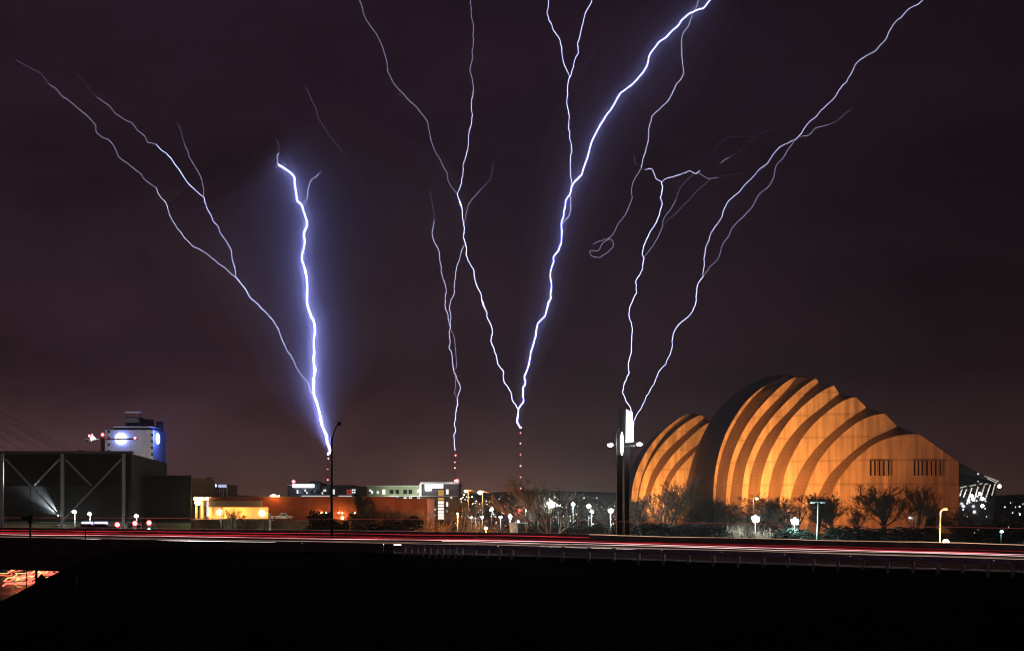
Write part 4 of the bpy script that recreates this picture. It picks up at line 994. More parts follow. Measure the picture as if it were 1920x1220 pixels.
# ---------------------------------------------------------------- bare trees
def grow_tree(seed, low=0.12, spread=0.75, levels=5, kids_n=(6, 4, 4, 3, 3), wander=0.11, up=0.32):
    """unit-height leafless tree: (trunk and limbs, fine crown)"""
    rr = random.Random(seed); limbs, twigs = MB(), MB()
    def rec(p, d, L, r, lev):
        n = 4 if lev < 3 else 3; pts_ = [p.copy()]; dd = d.copy()
        for i in range(n):
            dd = (dd + Vector((rr.gauss(0, wander), rr.gauss(0, wander), rr.gauss(0, wander*0.6) + up*0.12))).normalized()
            pts_.append(pts_[-1] + dd * L / n)
        r1 = r * 0.55
        (limbs if lev < 3 else twigs).tube(pts_, [max(0.0011, r + (r1-r)*i/n) for i in range(n+1)], 6 if lev < 2 else (4 if lev < 3 else 3), cap=False)
        if lev >= levels: return
        k = kids_n[lev]
        for j in range(k):
            f = (low if lev == 0 else 0.25) + (1 - (low if lev == 0 else 0.25)) * (j + rr.random()*0.8) / k
            f = min(f, 1.0); i = min(n-1, int(f*n)); q = pts_[i].lerp(pts_[i+1], f*n - i)
            ax = (pts_[i+1]-pts_[i]).normalized(); az = rr.random()*6.283
            o = ax.orthogonal().normalized(); o.rotate(Matrix.Rotation(az, 3, ax))
            an = spread * rr.uniform(0.3, 0.85)
            nd = (ax*cos(an) + o*sin(an) + Vector((0, 0, up))).normalized()
            rec(q, nd, L * rr.uniform(0.58, 0.88) * (1.05 - 0.35*f), r * 0.58 * (1.05 - 0.4*f), lev+1)
    rec(Vector((0, 0, 0)), Vector((0, 0, 1)), 0.34, 0.013, 0)
    mz = max(v.z for v in twigs.v + limbs.v); mw = sorted(abs(v.x) for v in twigs.v)[int(len(twigs.v)*0.93)]
    for m in (limbs, twigs):
        for v in m.v: v.x *= 0.5/mw; v.y *= 0.5/mw; v.z /= mz
    return limbs, twigs
def plain(mb, name, m, parent):
    me = bpy.data.meshes.new(name); me.from_pydata(mb.v, [], mb.f); me.materials.append(m)
    me.polygons.foreach_set('use_smooth', mb.smooth); me.update()
    o = bpy.data.objects.new(name, me); col.objects.link(o); o.parent = parent; return o
def copy_thing(src, loc, rz, sc, label, group):
    r = src.copy(); col.objects.link(r); r.location = loc; r.rotation_euler = (0, 0, rz); r.scale = sc
    r['label'] = label; r['group'] = group
    for c in kids(src):
        d = c.copy(); col.objects.link(d); d.parent = r
    return r
protos = {}
def place(kind, builder, px, top, wpx, D, rz, label, group, name, cat):
    b = W(px, 0, D); b.z = ground_z(b.x, D) - 0.05
    H = EYE + (HZ - top)/F*D - b.z; wd = wpx/F*D
    if kind not in protos:
        t = thing(name, label, cat, (0, 0, 0), group); builder(t); protos[kind] = t
        t.location = b; t.rotation_euler = (0, 0, rz); t.scale = (wd, wd, H); return t
    return copy_thing(protos[kind], b, rz, (wd, wd, H), label, group)
def mk_tree(seed, **kw):
    def f(t):
        l, w_ = grow_tree(seed, **kw); plain(l, 'trunk', BARK, t); plain(w_, 'crown', TWIG, t)
    return f
TB = {'oak': mk_tree(3, low=0.08, spread=0.8, up=0.34, kids_n=(9,5,4,3,3)), 'elm': mk_tree(5, low=0.15, spread=0.62, up=0.34), 'vase': mk_tree(8, low=0.1, spread=0.6, up=0.38, kids_n=(8,5,4,3,3)),
      'scrub': mk_tree(13, low=0.08, spread=0.9, kids_n=(8,5,4,3,3), up=0.15), 'airy': mk_tree(21, low=0.2, spread=0.7, kids_n=(6,4,4,3,3))}
GT = 'bare trees between the highway and the concert hall'
for a in [
 ('oak', 1256, 893, 128, 300, 0.3, 'broad leafless tree standing against the small west shells of the concert hall', GT),
 ('vase', 1206, 928, 46, 318, 1.0, 'small upright leafless tree at the outer foot of the smallest shell', GT),
 ('elm', 1300, 930, 52, 322, 2.2, 'leafless tree in front of the pale patch of the great steel back', GT),
 ('scrub', 1372, 924, 112, 305, 0.8, 'wide twiggy tree before the feet of the narrow first shells, left of the brightest lamp', GT),
 ('elm', 1333, 934, 60, 330, 4.0, 'hazy leafless tree between the steel back and the wide twiggy tree', GT),
 ('airy', 1438, 930, 62, 330, 0.0, 'thin leafless tree just behind the brightest white lamp', GT),
 ('scrub', 1486, 922, 92, 318, 2.0, 'dark twiggy tree rising behind the cyan white lamp', GT),
 ('airy', 1530, 935, 56, 335, 5.0, 'thin leafless tree beside the twin armed lamp post', GT),
 ('vase', 1568, 920, 96, 322, 2.8, 'many stemmed leafless tree right of the twin armed lamp post', GT),
 ('oak', 1655, 906, 118, 325, 3.6, 'spreading leafless tree under the first group of slot windows', GT),
 ('elm', 1714, 908, 92, 330, 1.4, 'leafless tree under the second group of slot windows', GT),
 ('airy', 1752, 940, 52, 322, 3.1, 'slight leafless tree just left of the orange cobra head lamp', GT),
 ('scrub', 1832, 950, 86, 300, 1.1, 'dark twiggy tree below the sloping glass lobby', GT),
 ('oak', 1893, 942, 84, 290, 5.2, 'dark leafless tree at the right end of the tree line', GT),
 ('airy', 1612, 950, 56, 315, 0.5, 'low leafless tree between the many stemmed and the spreading tree', GT),
 ('scrub', 1410, 950, 60, 290, 3.7, 'low leafless tree under the lamp, its branches washed white', GT)]:
    place(a[0], TB[a[0]], *a[1:6], a[6], a[7], 'bare_tree', 'tree')
GC = 'bare trees before the distant city lights'
for a in [
 ('oak', 1036, 892, 150, 262, 2.0, 'big leafless tree with a brilliant white lamp glaring through its crown', GC),
 ('elm', 1001, 924, 62, 300, 0.7, 'smaller leafless tree on the near side of the big lamp lit tree', GC),
 ('scrub', 1112, 932, 96, 345, 4.4, 'dim twiggy tree behind the row of white lamps', GC),
 ('airy', 1148, 938, 60, 330, 2.6, 'dim leafless tree just left of the tall billboard', GC),
 ('vase', 1072, 926, 56, 350, 5.5, 'dim upright tree right behind the big lamp lit tree', GC),
 ('scrub', 705, 940, 66, 262, 0.2, 'dark twiggy tree in front of the brick hall east end', GC),
 ('elm', 742, 952, 76, 270, 1.9, 'dark leafless tree below the hotel wing windows', GC),
 ('scrub', 776, 954, 66, 280, 3.3, 'dark scrubby tree at the foot of the hotel corner tower', GC),
 ('airy', 862, 938, 58, 300, 4.9, 'thin leafless tree at the right corner of the taller hotel', GC),
 ('airy', 444, 951, 52, 268, 1.2, 'small leafless tree before the glowing orange recess', GC),
 ('elm', 655, 956, 44, 265, 2.4, 'small dark tree in front of the brick hall, right of the unlit street lamp', GC)]:
    place(a[0], TB[a[0]], *a[1:6], a[6], a[7], 'bare_tree', 'tree')

# ---------------------------------------------------------------- shrubs, evergreens, hedges
def mk_shrub(seed, m_, stems=26):
    def f(t):
        rr = random.Random(seed); st_, tw_ = MB(), MB()
        for i in range(stems):
            az = rr.random()*6.283; lean = rr.uniform(0.05, 0.62); L = rr.uniform(0.6, 1.0)
            d = Vector((sin(lean)*cos(az), sin(lean)*sin(az), cos(lean))); p = Vector((0.12*cos(az)*rr.random(), 0.12*sin(az)*rr.random(), 0)); pts_ = [p]
            for k in range(4):
                d = (d + Vector((rr.gauss(0,.12), rr.gauss(0,.12), rr.gauss(0,.06)))).normalized(); pts_.append(pts_[-1] + d*L/4)
            st_.tube(pts_, [0.012, 0.010, 0.008, 0.006, 0.004], 3, cap=False)
            for k in range(7):
                j = rr.randint(1, 3); q = pts_[j].lerp(pts_[j+1], rr.random())
                e = (d + Vector((rr.gauss(0,.5), rr.gauss(0,.5), rr.gauss(0,.35)))).normalized(); l2 = rr.uniform(0.12, 0.32)
                tw_.tube([q, q + e*l2*0.5, q + (e + Vector((0,0,.25))).normalized()*l2], [0.007, 0.005, 0.003], 3, cap=False)
        for m in (st_, tw_):
            for v in m.v: v.x *= 0.85; v.y *= 0.85
        plain(st_, 'stems', m_, t); plain(tw_, 'twigs', m_, t)
    return f
SB = {'tawny': mk_shrub(2, ORTWIG, 34), 'pale': mk_shrub(4, PALETWIG, 30), 'brown': mk_shrub(6, TWIG, 30)}
GS = 'leafless shrubs along the far side of the highway'
for a in [
 ('tawny', 824, 968, 58, 285, 0.2, 'wide tawny shrub lit orange at the foot of the hotel tower'),
 ('tawny', 894, 968, 46, 285, 1.5, 'bright orange lit shrub under the cluster of small white lamps'),
 ('brown', 868, 974, 44, 280, 2.0, 'reddish shrub between the two orange lit ones'),
 ('brown', 926, 982, 42, 275, 3.0, 'low reddish shrub left of the pale stone gatehouse'),
 ('brown', 783, 984, 44, 272, 4.0, 'low dark shrub left of the wide tawny one'),
 ('brown', 945, 984, 34, 275, 5.0, 'low reddish shrub touching the stone gatehouse'),
 ('brown', 910, 984, 36, 268, 0.9, 'low shrub just right of the bright orange lit one'),
 ('pale', 1398, 978, 42, 278, 1.1, 'pale shrub washed white under the brightest lamp'),
 ('pale', 1424, 985, 46, 276, 2.1, 'pale shrub at the foot of the brightest lamp pole'),
 ('pale', 1363, 986, 22, 276, 3.1, 'small pale shrub standing alone left of the brightest lamp'),
 ('pale', 1382, 984, 30, 274, 4.1, 'pale shrub second from the brightest lamp pole'),
 ('pale', 1443, 992, 26, 274, 5.1, 'low pale shrub right of the brightest lamp pole'),
 ('pale', 432, 966, 46, 266, 0.5, 'pale green shrub lit from above in front of the orange recess'),
 ('pale', 495, 974, 28, 266, 1.7, 'round pale shrub at the right end of the orange recess'),
 ('brown', 463, 976, 36, 266, 2.6, 'dull shrub between the two pale shrubs before the recess'),
 ('pale', 556, 984, 26, 266, 3.6, 'low pale shrub under the silver pickup truck'),
 ('pale', 645, 978, 44, 268, 4.6, 'dim pale shrub at the right of the round evergreen'),
 ('brown', 1050, 985, 40, 268, 5.6, 'low shrub at the foot of the big lamp lit tree'),
 ('brown', 1860, 985, 60, 262, 0.6, 'low dark shrub at the right end behind the highway'),
 ('brown', 1795, 990, 46, 262, 1.9, 'low dark shrub just right of the orange cobra head lamp'),
 ('pale', 1512, 992, 30, 270, 2.9, 'low greyish shrub left of the twin armed lamp post')]:
    place(a[0], SB[a[0]], *a[1:6], a[6], GS, 'bare_shrub', 'shrub')
def leafy(seed, n, m_, trunk=True, flat=1.0, size=0.05):
    def f(t):
        rr = random.Random(seed); lf_ = MB()
        clumps = [(Vector((rr.uniform(-.36,.36), rr.uniform(-.36,.36), rr.uniform(.22,.86))), rr.uniform(.12,.24)) for _ in range(16)]
        for i in range(n):
            c, r = rr.choice(clumps); d = Vector((rr.gauss(0,1), rr.gauss(0,1), rr.gauss(0,1))).normalized()
            p = c + d * r * rr.uniform(.6, 1.05)
            if p.z < 0.02: p.z = 0.02 + rr.random()*.1
            a = Vector((rr.gauss(0,1), rr.gauss(0,1), rr.gauss(0,1))).normalized(); b = a.orthogonal().normalized()
            s = size * rr.uniform(.5, 1.2)
            lf_.add([p - a*s, p + b*s*.6, p + a*s, p - b*s*.6], [(0,1,2,3)])
        plain(lf_, 'foliage', m_, t)
        tr = MB(); tr.tube([Vector((0,0,0)), Vector((.02,.01,.4)), Vector((0,0,.8))], [.05,.035,.015], 6); 
        for k in range(7):
            c, r = clumps[k]; tr.tube([Vector((0,0,.12+.04*k)), c], [.02,.008], 4)
        plain(tr, 'trunk', BARK, t)
    return f
EV = {'round': leafy(3, 2600, LEAF), 'tall': leafy(9, 2200, LEAF), 'hedge': leafy(15, 2400, HEDGE, size=0.045)}
for a in [('round', 598, 958, 74, 255, 0.4, 'round black evergreen bush left of the foot of the unlit street lamp'),
          ('tall', 681, 914, 46, 290, 1.0, 'tall dense dark evergreen in front of the hotel wing'),
          ('round', 757, 968, 70, 262, 2.0, 'low dark evergreen bush below the hotel wing'),
          ('round', 640, 976, 36, 250, 3.0, 'small dark evergreen bush right of the foot of the unlit street lamp'),
          ('tall', 1328, 925, 18, 300, 2.0, 'narrow dark evergreen in front of the pale patch of the steel back'),
          ('tall', 1744, 962, 22, 300, 3.0, 'narrow dark evergreen right of the slot windows, near the orange cobra head lamp')]:
    place(a[0], EV[a[0]], *a[1:6], a[6], 'evergreens by the highway', 'evergreen_bush', 'evergreen')
for i, (px, top, wpx, D, lab) in enumerate([
    (1215, 978, 74, 270, 'dark hedge at the foot of the smallest shells, next to the billboard posts'), (1278, 978, 90, 270, 'dark hedge below the broad leafless tree by the west shells'),
    (1335, 984, 70, 268, 'dark hedge below the hazy trees before the steel back'), (1005, 984, 54, 268, 'dark hedge right of the stone gatehouse'),
    (1085, 980, 80, 268, 'dark hedge below the row of white lamps'), (1140, 982, 66, 268, 'dark hedge ending at the billboard posts'),
    (1482, 988, 70, 266, 'dark hedge under the cyan white lamp'), (1572, 984, 96, 266, 'dark hedge under the many stemmed tree'),
    (1660, 986, 110, 264, 'dark hedge under the spreading tree'), (1734, 988, 76, 262, 'dark hedge left of the foot of the orange cobra head lamp'),
    (1840, 984, 110, 258, 'dark hedge below the glass lobby'), (1905, 975, 70, 256, 'dark hedge running out at the right end'),
    (725, 980, 90, 262, 'dark hedge under the hotel wing trees'), (690, 984, 70, 258, 'dark hedge before the east end of the brick hall')]):
    place('hedge', EV['hedge'], px, top, wpx, D, i*0.9, lab, 'dark hedges behind the highway', 'hedge', 'hedge')

# ---------------------------------------------------------------- street lamps and other lights
GL = 'parking lot lamps'
def post_lamp(px, py, D, m, colr, power, label, r=0.42, heads=1, arm=0.0, group=GL, name='street_lamp', light=True, polem=POLE):
    hp = W(px, py, D); gz = ground_z(hp.x, D); t = thing(name, label, 'lamp', (hp.x, D, gz), group)
    bx = hp.x + arm
    MB().tube([(bx, D+0.3, gz), (bx, D+0.3, hp.z + r*0.72)], [0.13, 0.08], 6).build('pole', polem, t)
    if r >= 0.48 and m is not G_SOD:      # extra heads and arms added to imitate the star glare of bright lamps
        k = r * 0.78; glare_heads = [(-0.85*k, 0.0, 0.30*k), (0.9*k, 0.0, 0.22*k), (-0.55*k, -0.5*k, -0.60*k), (0.6*k, -0.5*k, -0.66*k), (0.02*k, 0.2*k, 0.85*k), (0.05*k, -0.6*k, 0.02*k)]
        for dx, dy, dz in glare_heads:
            c = Vector((hp.x+dx, D+dy, hp.z+dz))
            MB().bar((hp.x, D+0.3, hp.z+0.25*r), c + Vector((0, 0.05, 0.2*r)), 0.07).build('arm', polem, t)
            MB().box(c + Vector((-0.30*r, -0.05*r, 0.28*r)), c + Vector((0.30*r, 0.4*r, 0.36*r))).build('hood', DARKM, t)
            MB().ball(c, r*0.36, 10, 6, (1.05, 1, 0.8)).build('lens', m, t)
    else:
        offs = [0] if heads == 1 else [-0.9, 0.9]
        if heads > 1 or arm: MB().bar((min(bx, hp.x + min(offs)), D+0.25, hp.z+r*0.72+0.06), (max(bx, hp.x + max(offs)), D+0.25, hp.z+r*0.72+0.06), 0.1).build('arm', polem, t)
        for o in offs:
            MB().box((hp.x+o-0.26, D-0.22, hp.z+r*0.72), (hp.x+o+0.26, D+0.28, hp.z+r*0.72+0.12)).build('hood', DARKM, t)
            MB().ball((hp.x+o, D-0.05, hp.z), r, 10, 6, (1.1, 1, 0.75)).build('lens', m, t)
    if light: lamp_light(t, (hp.x, D-0.3-r*(1.45 if r >= 0.48 else 1), hp.z-0.1), colr, power, 0.2)
    return t
post_lamp(139.5, 959, 238, G_COOL, COOL, 1700, 'cold white lamp before the dark hall, nearer the middle truss column', 0.42)
post_lamp(168, 963, 238, G_COOL, COOL, 1300, 'slightly smaller cold white lamp before the dark hall, above the white cars', 0.36)
post_lamp(255.5, 967, 238, G_WHITE, DAY, 899, 'round white lamp above the middle traffic signal', 0.40)
post_lamp(1033, 945, 257, G_COOL, COOL, 5500, 'dazzling white lamp glaring before the big bare tree', 0.85)
post_lamp(1047, 947, 292, G_COOL, COOL, 2500, 'white lamp touching the dazzling one in the big bare tree', 0.5)
post_lamp(1008.5, 947.5, 300, G_COOL, COOL, 899, 'white lamp in the edge of the crown of the big bare tree', 0.36)
post_lamp(1074.5, 945, 300, G_COOL, COOL, 4500, 'highest white lamp in the row between the big tree and the billboard', 0.48)
post_lamp(1104, 949, 300, G_COOL, COOL, 7999, 'cold starry lamp in the middle of the row before the billboard', 0.56)
post_lamp(1109, 959, 290, G_WHITE, DAY, 6499, 'white lamp right below the cold starry one', 0.55)
post_lamp(1145, 957, 280, G_COOL, COOL, 9000, 'cold starry lamp closest to the billboard posts', 0.58)
post_lamp(985, 955.5, 320, G_COOL, COOL, 1499, 'white lamp beside the red sign, left of the big bare tree', 0.5)
post_lamp(922, 954.5, 340, G_WHITE, DAY, 1499, 'bluish white lamp alone under the dark hill line', 0.5)
post_lamp(956.5, 967, 300, G_COOL, COOL, 5000, 'starry white lamp above the stone gatehouse', 0.5)
post_lamp(938.5, 969, 310, G_WHITE, DAY, 1540, 'white lamp left of the one above the gatehouse', 0.4)
for i, (x, y) in enumerate(((884, 969.5), (892, 971), (904, 969))):
    post_lamp(x, y, 300, G_WHITE, DAY, 420, ('leftmost', 'lowest', 'rightmost')[i] + ' of three small white lamps clustered over the bright orange shrub', 0.34)
post_lamp(1416.5, 972, 271, G_WHITE, DAY, 7999, 'brightest white lamp, glaring over pale shrubs before the arched shells', 0.95)
post_lamp(1490, 977, 262, glow('cyan_white_lens', (0.72, 1.0, 1.0), 40), (0.55, 1.0, 0.98), 7999, 'cyan white starry lamp in dark scrub before the arched shells', 0.90)
post_lamp(1419, 934.5, 300, G_SOD, (1.0, 0.8, 0.5), 900, 'small warm globe lamp on a tall pole above the brightest lamp', 0.33, arm=-0.85)
GD = 'orange double headed street lamps'
for px, py, lab in ((873.5, 920.5, 'dim white tipped double headed street lamp right of the taller hotel'), (900.5, 923, 'orange double headed street lamp shining right of the dimmer one')):
    t = post_lamp(px, py, 300, G_SOD, SOD, 4500 if px > 890 else 2500, lab, 0.62 if px > 890 else 0.42, arm=3.6*330/F if False else 0.62, group=GD)
    MB().bar(W(px+5, py-1.5, 300), W(px+17, py-0.8, 300), 0.18).build('arm', POLE, t)
    MB().box(W(px+11, py+0.8, 300.2), W(px+17, py-1.6, 299.5)).build('hood', DARKM, t)
# twin armed lamp post, unlit, in front of the shells
t = thing('lamp_post', 'unlit twin armed lamp post, pale against the big shells', 'lamp', W(1531.5, 1014, 262))
p0 = W(1531.5, 1012, 262); p0.z = ground_z(p0.x, 262); p1 = W(1534, 941, 262)
MB().tube([p0, p1], [0.14, 0.10], 6).build('pole', TRIM, t)
for dx in (-10, 9):
    MB().bar(p1, W(1534+dx, 941.5, 262), 0.12).build('arm', TRIM, t); MB().box(W(1534+dx-3, 943, 261.7), W(1534+dx+3, 940.8, 262.3)).build('lamp_head', TRIM, t)
lamp_light(t, W(1560, 985, 250), DAY, 10, 0.1)
# cobra head lamp, orange
t = thing('cobra_head_lamp', 'orange cobra head street lamp on a bent pole beside the far barrier', 'lamp', W(1762, 1015, 112))
q = W(1762, 1016, 112); 
MB().tube([q, W(1763, 960, 112), W(1766, 956, 112), W(1771, 953.6, 112)], [0.09, 0.07, 0.06, 0.05], 8).build('pole', TRIM, t)
MB().ball(W(1773, 953.4, 112), 0.2, 10, 6, (1.5, 1, 0.6)).build('lamp_head', DARKM, t)
MB().ball(W(1772.6, 954.2, 111.9), 0.19, 8, 5, (1.4, 1, 0.6)).build('lens', glow('deep_orange_lens', (1.0, 0.34, 0.10), 5), t)
lamp_light(t, W(1772, 956, 111.5), (1.0, 0.34, 0.12), 260, 0.1)
t = thing('warning_light', 'glaring amber warning light on a barricade at the foot of the cobra head lamp', 'warning light', W(1774, 1022, 111))
MB().box(W(1769, 1024, 111.3), W(1779, 1020.5, 111.2)).build('barricade_board', TRIM, t)
for x in (1770, 1778): MB().bar(W(x, 1030, 111.4), W(x, 1020, 111.4), 0.06).build('leg', GALV, t)
MB().ball(W(1773.5, 1016.2, 111.1), 0.32, 10, 6).build('lens', G_SOD, t)
MB().box(W(1772.6, 1020.5, 111.2), W(1774.5, 1018.5, 111.0)).build('lamp_base', DARKM, t)
lamp_light(t, W(1774, 1013, 110.3), (1.0, 0.36, 0.10), 700, 0.15)
# unlit cobra head lamp in the foreground
t = thing('street_lamp', 'tall unlit dark street lamp with a curved arm, silhouetted beside the thickest bolt', 'lamp', W(622, 1003, 130))
q = W(622, 1003, 130); q.z = -0.6
MB().tube([q, W(622, 900, 130), W(622.2, 822, 130)], [0.16, 0.13, 0.10], 8).build('pole', DARKM, t)
MB().tube([W(622.2, 835, 130), W(623.5, 822, 130), W(626.5, 810, 130), W(630.5, 800, 130), W(634, 795.5, 130)], [0.085, 0.08, 0.075, 0.07, 0.06], 8).build('arm', DARKM, t)
MB().ball(W(636.3, 793.8, 130), 0.24, 12, 8, (1.1, 1, 0.9)).build('lamp_head', DARKM, t)
MB().box(W(621.2, 825, 129.8), W(623.2, 820.5, 130.2)).build('bracket', DARKM, t)
# short curved lamp at the highway edge
t = thing('curved_lamp', 'small curved grey lamp arm just above the red streaks, below the hotel wing', 'lamp', W(693, 1000, 140))
MB().tube([W(694, 1003, 140), W(690, 994, 140), W(683, 986.5, 140), W(677, 984.5, 140)], [0.09,0.08,0.07,0.05], 6).build('pole', TRIM, t)
MB().box(W(671.5, 985.4, 139.8), W(677.5, 983.4, 140.2)).build('lamp_head', TRIM, t)
# pale posts behind the highway, left
t = thing('utility_pole', 'pale steel pole standing at the right end of the glowing orange recess', 'pole', W(507, 1000, 262))
MB().tube([Vector((W(507,0,262).x, 262, -5.1)), W(507, 963, 262)], 0.2, 8).build('pole_shaft', TRIM, t); MB().ball(W(507, 962.8, 262), 0.24, 8, 5).build('cap', TRIM, t)
t = thing('lamp_post', 'dark lamp post with a lit head before the left end of the orange recess', 'lamp', W(414.5, 1000, 258))
MB().tube([Vector((W(414.5,0,258).x, 258, -5.1)), W(414.5, 953, 258)], 0.13, 6).build('pole', DARKM, t)
MB().box(W(413.4, 956.5, 257.7), W(415.7, 951.5, 258.3)).build('lamp_head', DARKM, t)
MB().ball(W(411.5, 958, 257.5), 0.4, 8, 5).build('lens', G_COOL, t); lamp_light(t, W(413, 962, 256.5), (0.95, 1.0, 0.75), 1500, 0.2)

# ---------------------------------------------------------------- distant city lamps on the plain and the hill
drng = random.Random(5)
def far_lamp(px, py, m, label, r=1.0, name='distant_lamp'):
    best = None
    zone = next(z for lim, z in ((905, 'just right of the taller hotel'), (950, 'under the hill gap'), (990, 'round the stone gatehouse'), (1040, 'behind the big bare tree'), (1090, 'right of the big bare tree'), (1165, 'just left of the tall billboard'), (1720, 'below the gabled end wall'), (1870, 'before the glass lobby'), (9999, 'beyond the lobby')) if px < lim)
    row = 'high' if py < 941 else ('halfway up' if py < 954 else ('low' if py < 968 else ('fairly low' if py < 982 else 'lowest')))
    label = ('larger ' if r > 1.05 else 'tiny ') + label + ', ' + row + ' among those ' + zone
    for D in list(range(330, 700, 30)) + list(range(700, 1850, 50)):
        p = W(px, py, D); h = p.z - ground_z(p.x, D)
        if 4 <= h <= 13: best = (D, p, h)
        if best and drng.random() < 0.22: break
    if not best:
        D = 330 if py > 955 else 1700; p = W(px, py, D); best = (D, p, max(2.5, p.z - ground_z(p.x, D)))
    D, p, h = best; gz = p.z - h
    t = thing(name, label, 'lamp', (p.x, D, gz), 'far city lamps')
    MB().tube([(p.x, D+0.2, gz), (p.x, D+0.2, p.z)], 0.12, 4).build('pole', DARKM, t)
    MB().ball(p, r * D / F, 7, 5, (1.15, 1, 0.9)).build('lens', m, t)
LW, LWm, LOr, LRd = 'white lamp', 'warm lamp', 'orange lamp', 'red lamp'
GF_W = glow('far_white', (0.90, 0.97, 1.0), 3.0); GF_M = glow('far_warm', (1.0, 0.84, 0.62), 2.2); GF_O = glow('far_orange', (1.0, 0.50, 0.22), 2.0); GF_R = glow('far_red', (1.0, 0.10, 0.10), 2.4)
spec = [(868,932),(864,935),(872,936),(877,938),(880,932),(870,927),(885,931),(887,943),(891,943),(899,944),(903,942),(912,939),(865,940),(893,939),(875,931),(867,957),(879,958),(900,955),(925,964),(929,968),(936,935),(978,938),(978,947),(987,934),(1021,935),(1046,935),(1069,934),(1095,933),(1119,933),(1113,948),(1152,948),(1092,955),(1098,959),(1119,967),(1106,970),(1069,967),(1054,950),(1062,951),(1043,969),(1007,969),(992,969),(1014,968),(1070,972),(1069,976),(1100,975),(1152,968),(1157,973),(1153,973),(1146,983),(1150,981),(1131,963),(1112,982),(1057,988),(1058,993),(1015,990),(1018,988),(979,967),(979,971),(854,980),(857,984),(898,979),(905,966),(888,961),(943,962),(963,960),(967,962),(1090,965),(1086,970)]
for x, y in spec:
    k = drng.random(); m, lab = (GF_W, LW) if k < .62 else ((GF_M, LWm) if k < .86 else (GF_O, LOr))
    far_lamp(x, y, m, lab, drng.uniform(0.75, 1.5))
for i in range(70):
    x = drng.choice([drng.uniform(862, 980), drng.uniform(980, 1158)]); y = 955 + drng.gauss(6, 12)
    y = min(998, max(934, y)); k = drng.random(); m, lab = (GF_W, LW) if k < .5 else ((GF_M, LWm) if k < .75 else ((GF_O, LOr) if k < .92 else (GF_R, LRd)))
    far_lamp(x, y, m, lab, drng.uniform(0.45, 0.95))
for i in range(34):
    x = drng.uniform(862, 960); y = drng.uniform(976, 999); m, lab = drng.choice([(GF_O, LOr), (GF_R, LRd), (GF_M, LWm)])
    far_lamp(x, y, m, lab, drng.uniform(0.4, 0.9))
for x, y in [(1884,950),(1895,942),(1904,950),(1912,949),(1918,944),(1899,961),(1910,963),(1912,962),(1812,953),(1815,970),(1809,966),(1813,968),(1850,968),(1908,985),(1898,998),(1892,1008),(1886,1002),(1834,992),(1818,989),(1827,998),(1877,985),(1843,970),(1891,988)]:
    far_lamp(x, y, GF_W if drng.random() < .75 else GF_M, LW, drng.uniform(0.7, 1.5))
for x, y, r in [(1660,1000,1.9),(1682,1000,1.6),(1704,1000,1.7)]:
    far_lamp(x, y, GF_W, LW, r)
post_lamp(1878, 996, 240, glow('teal_lens', (0.55, 0.95, 1.0), 6), (0.4, 0.95, 1.0), 260, 'teal white lamp low down behind the right end of the highway', 0.35)
post_lamp(1910.5, 963.5, 300, G_WHITE, DAY, 1100, 'white lamp near the right end, beside a lit bush', 0.36)
post_lamp(1706, 970, 330, glow('pale_blue_lens', (0.7, 0.85, 1.0), 6), (0.7, 0.85, 1.0), 150, 'pale bluish lamp seen through the tree under the slot windows', 0.33)

# lamps of one look in one part of the city are told apart by their order
ORD = ['leftmost', 'second from left', 'third from left', 'fourth from left', 'fifth from left', 'sixth from left', 'seventh from left', 'eighth from left', 'ninth from left', 'tenth from left']
same = {}
for o in col.objects:
    if o.get('group') == 'far city lamps': same.setdefault(o['label'], []).append(o)
for lab_, os_ in same.items():
    if len(os_) > 1:
        for k, o in enumerate(sorted(os_, key=lambda q: q.location.x / q.location.y)):
            o['label'] = lab_ + ', ' + ORD[min(k, 9)]

# red neon sign by the big tree
t = thing('neon_sign', 'small red and white glowing sign on a post left of the big bare tree', 'sign', W(976, 1000, 360))
MB().box(W(971.5, 963, 360), W(980.5, 953, 360.4)).build('sign_board', DARKM, t)
for pts_ in ([(973,954.5),(973.5,961.5)], [(973,954.5),(976,954.5),(976.5,957.5),(973.5,958)], [(975,958),(979.5,961.5)]):
    MB().tube([W(x, y, 359.7) for x, y in pts_], 0.17, 5).build('neon_stroke', G_REDW, t)
MB().tube([W(976,963,360.2), Vector((W(976,0,360.2).x, 360.2, -5.1))], 0.2, 6).build('post', DARKM, t)

# pale stone gatehouse with a flat overhanging roof
gx0, gx1 = W(956, 0, 262).x, W(971, 0, 262).x; gz1 = W(0, 981, 262).z
t = thing('gatehouse', 'small pale stone gatehouse with an overhanging flat roof, brightly lit, behind the highway', 'gatehouse', ((gx0+gx1)/2, 262, -5))
MB().box((gx0+0.1, 262.1, -5.05), (gx1-0.1, 264, gz1)).build('wall', STONE, t)
srng = random.Random(3); rows = 7; zz = -5.0
for r_ in range(rows):
    h_ = (gz1+5)/rows; xx = gx0 - 0.02
    while xx < gx1 - 0.15:
        w_ = srng.uniform(0.3, 0.6); x2 = min(xx + w_, gx1)
        MB().obox(((xx+x2)/2, 262.05 - srng.uniform(0, .05), zz + h_/2), ((x2-xx)/2-0.025, 0, srng.uniform(-.01,.01)), (0, 0.1, 0), (srng.uniform(-.02,.02), 0, h_/2-0.025)).build('stone', STONE, t); xx = x2
    zz += h_
MB().box((gx0-0.3, 261.5, gz1), (W(990,0,262).x, 264.6, gz1+0.28)).build('roof', CONC, t)
MB().tube([(W(988,0,262).x, 262, -5.05), (W(988,0,262).x, 262, gz1)], 0.1, 6).build('roof_post', POLE, t)
MB().ball(W(971.5, 977.5, 262), 0.28, 8, 5, (.8,.8,1.4)).build('roof_lantern', G_WHITE, t)
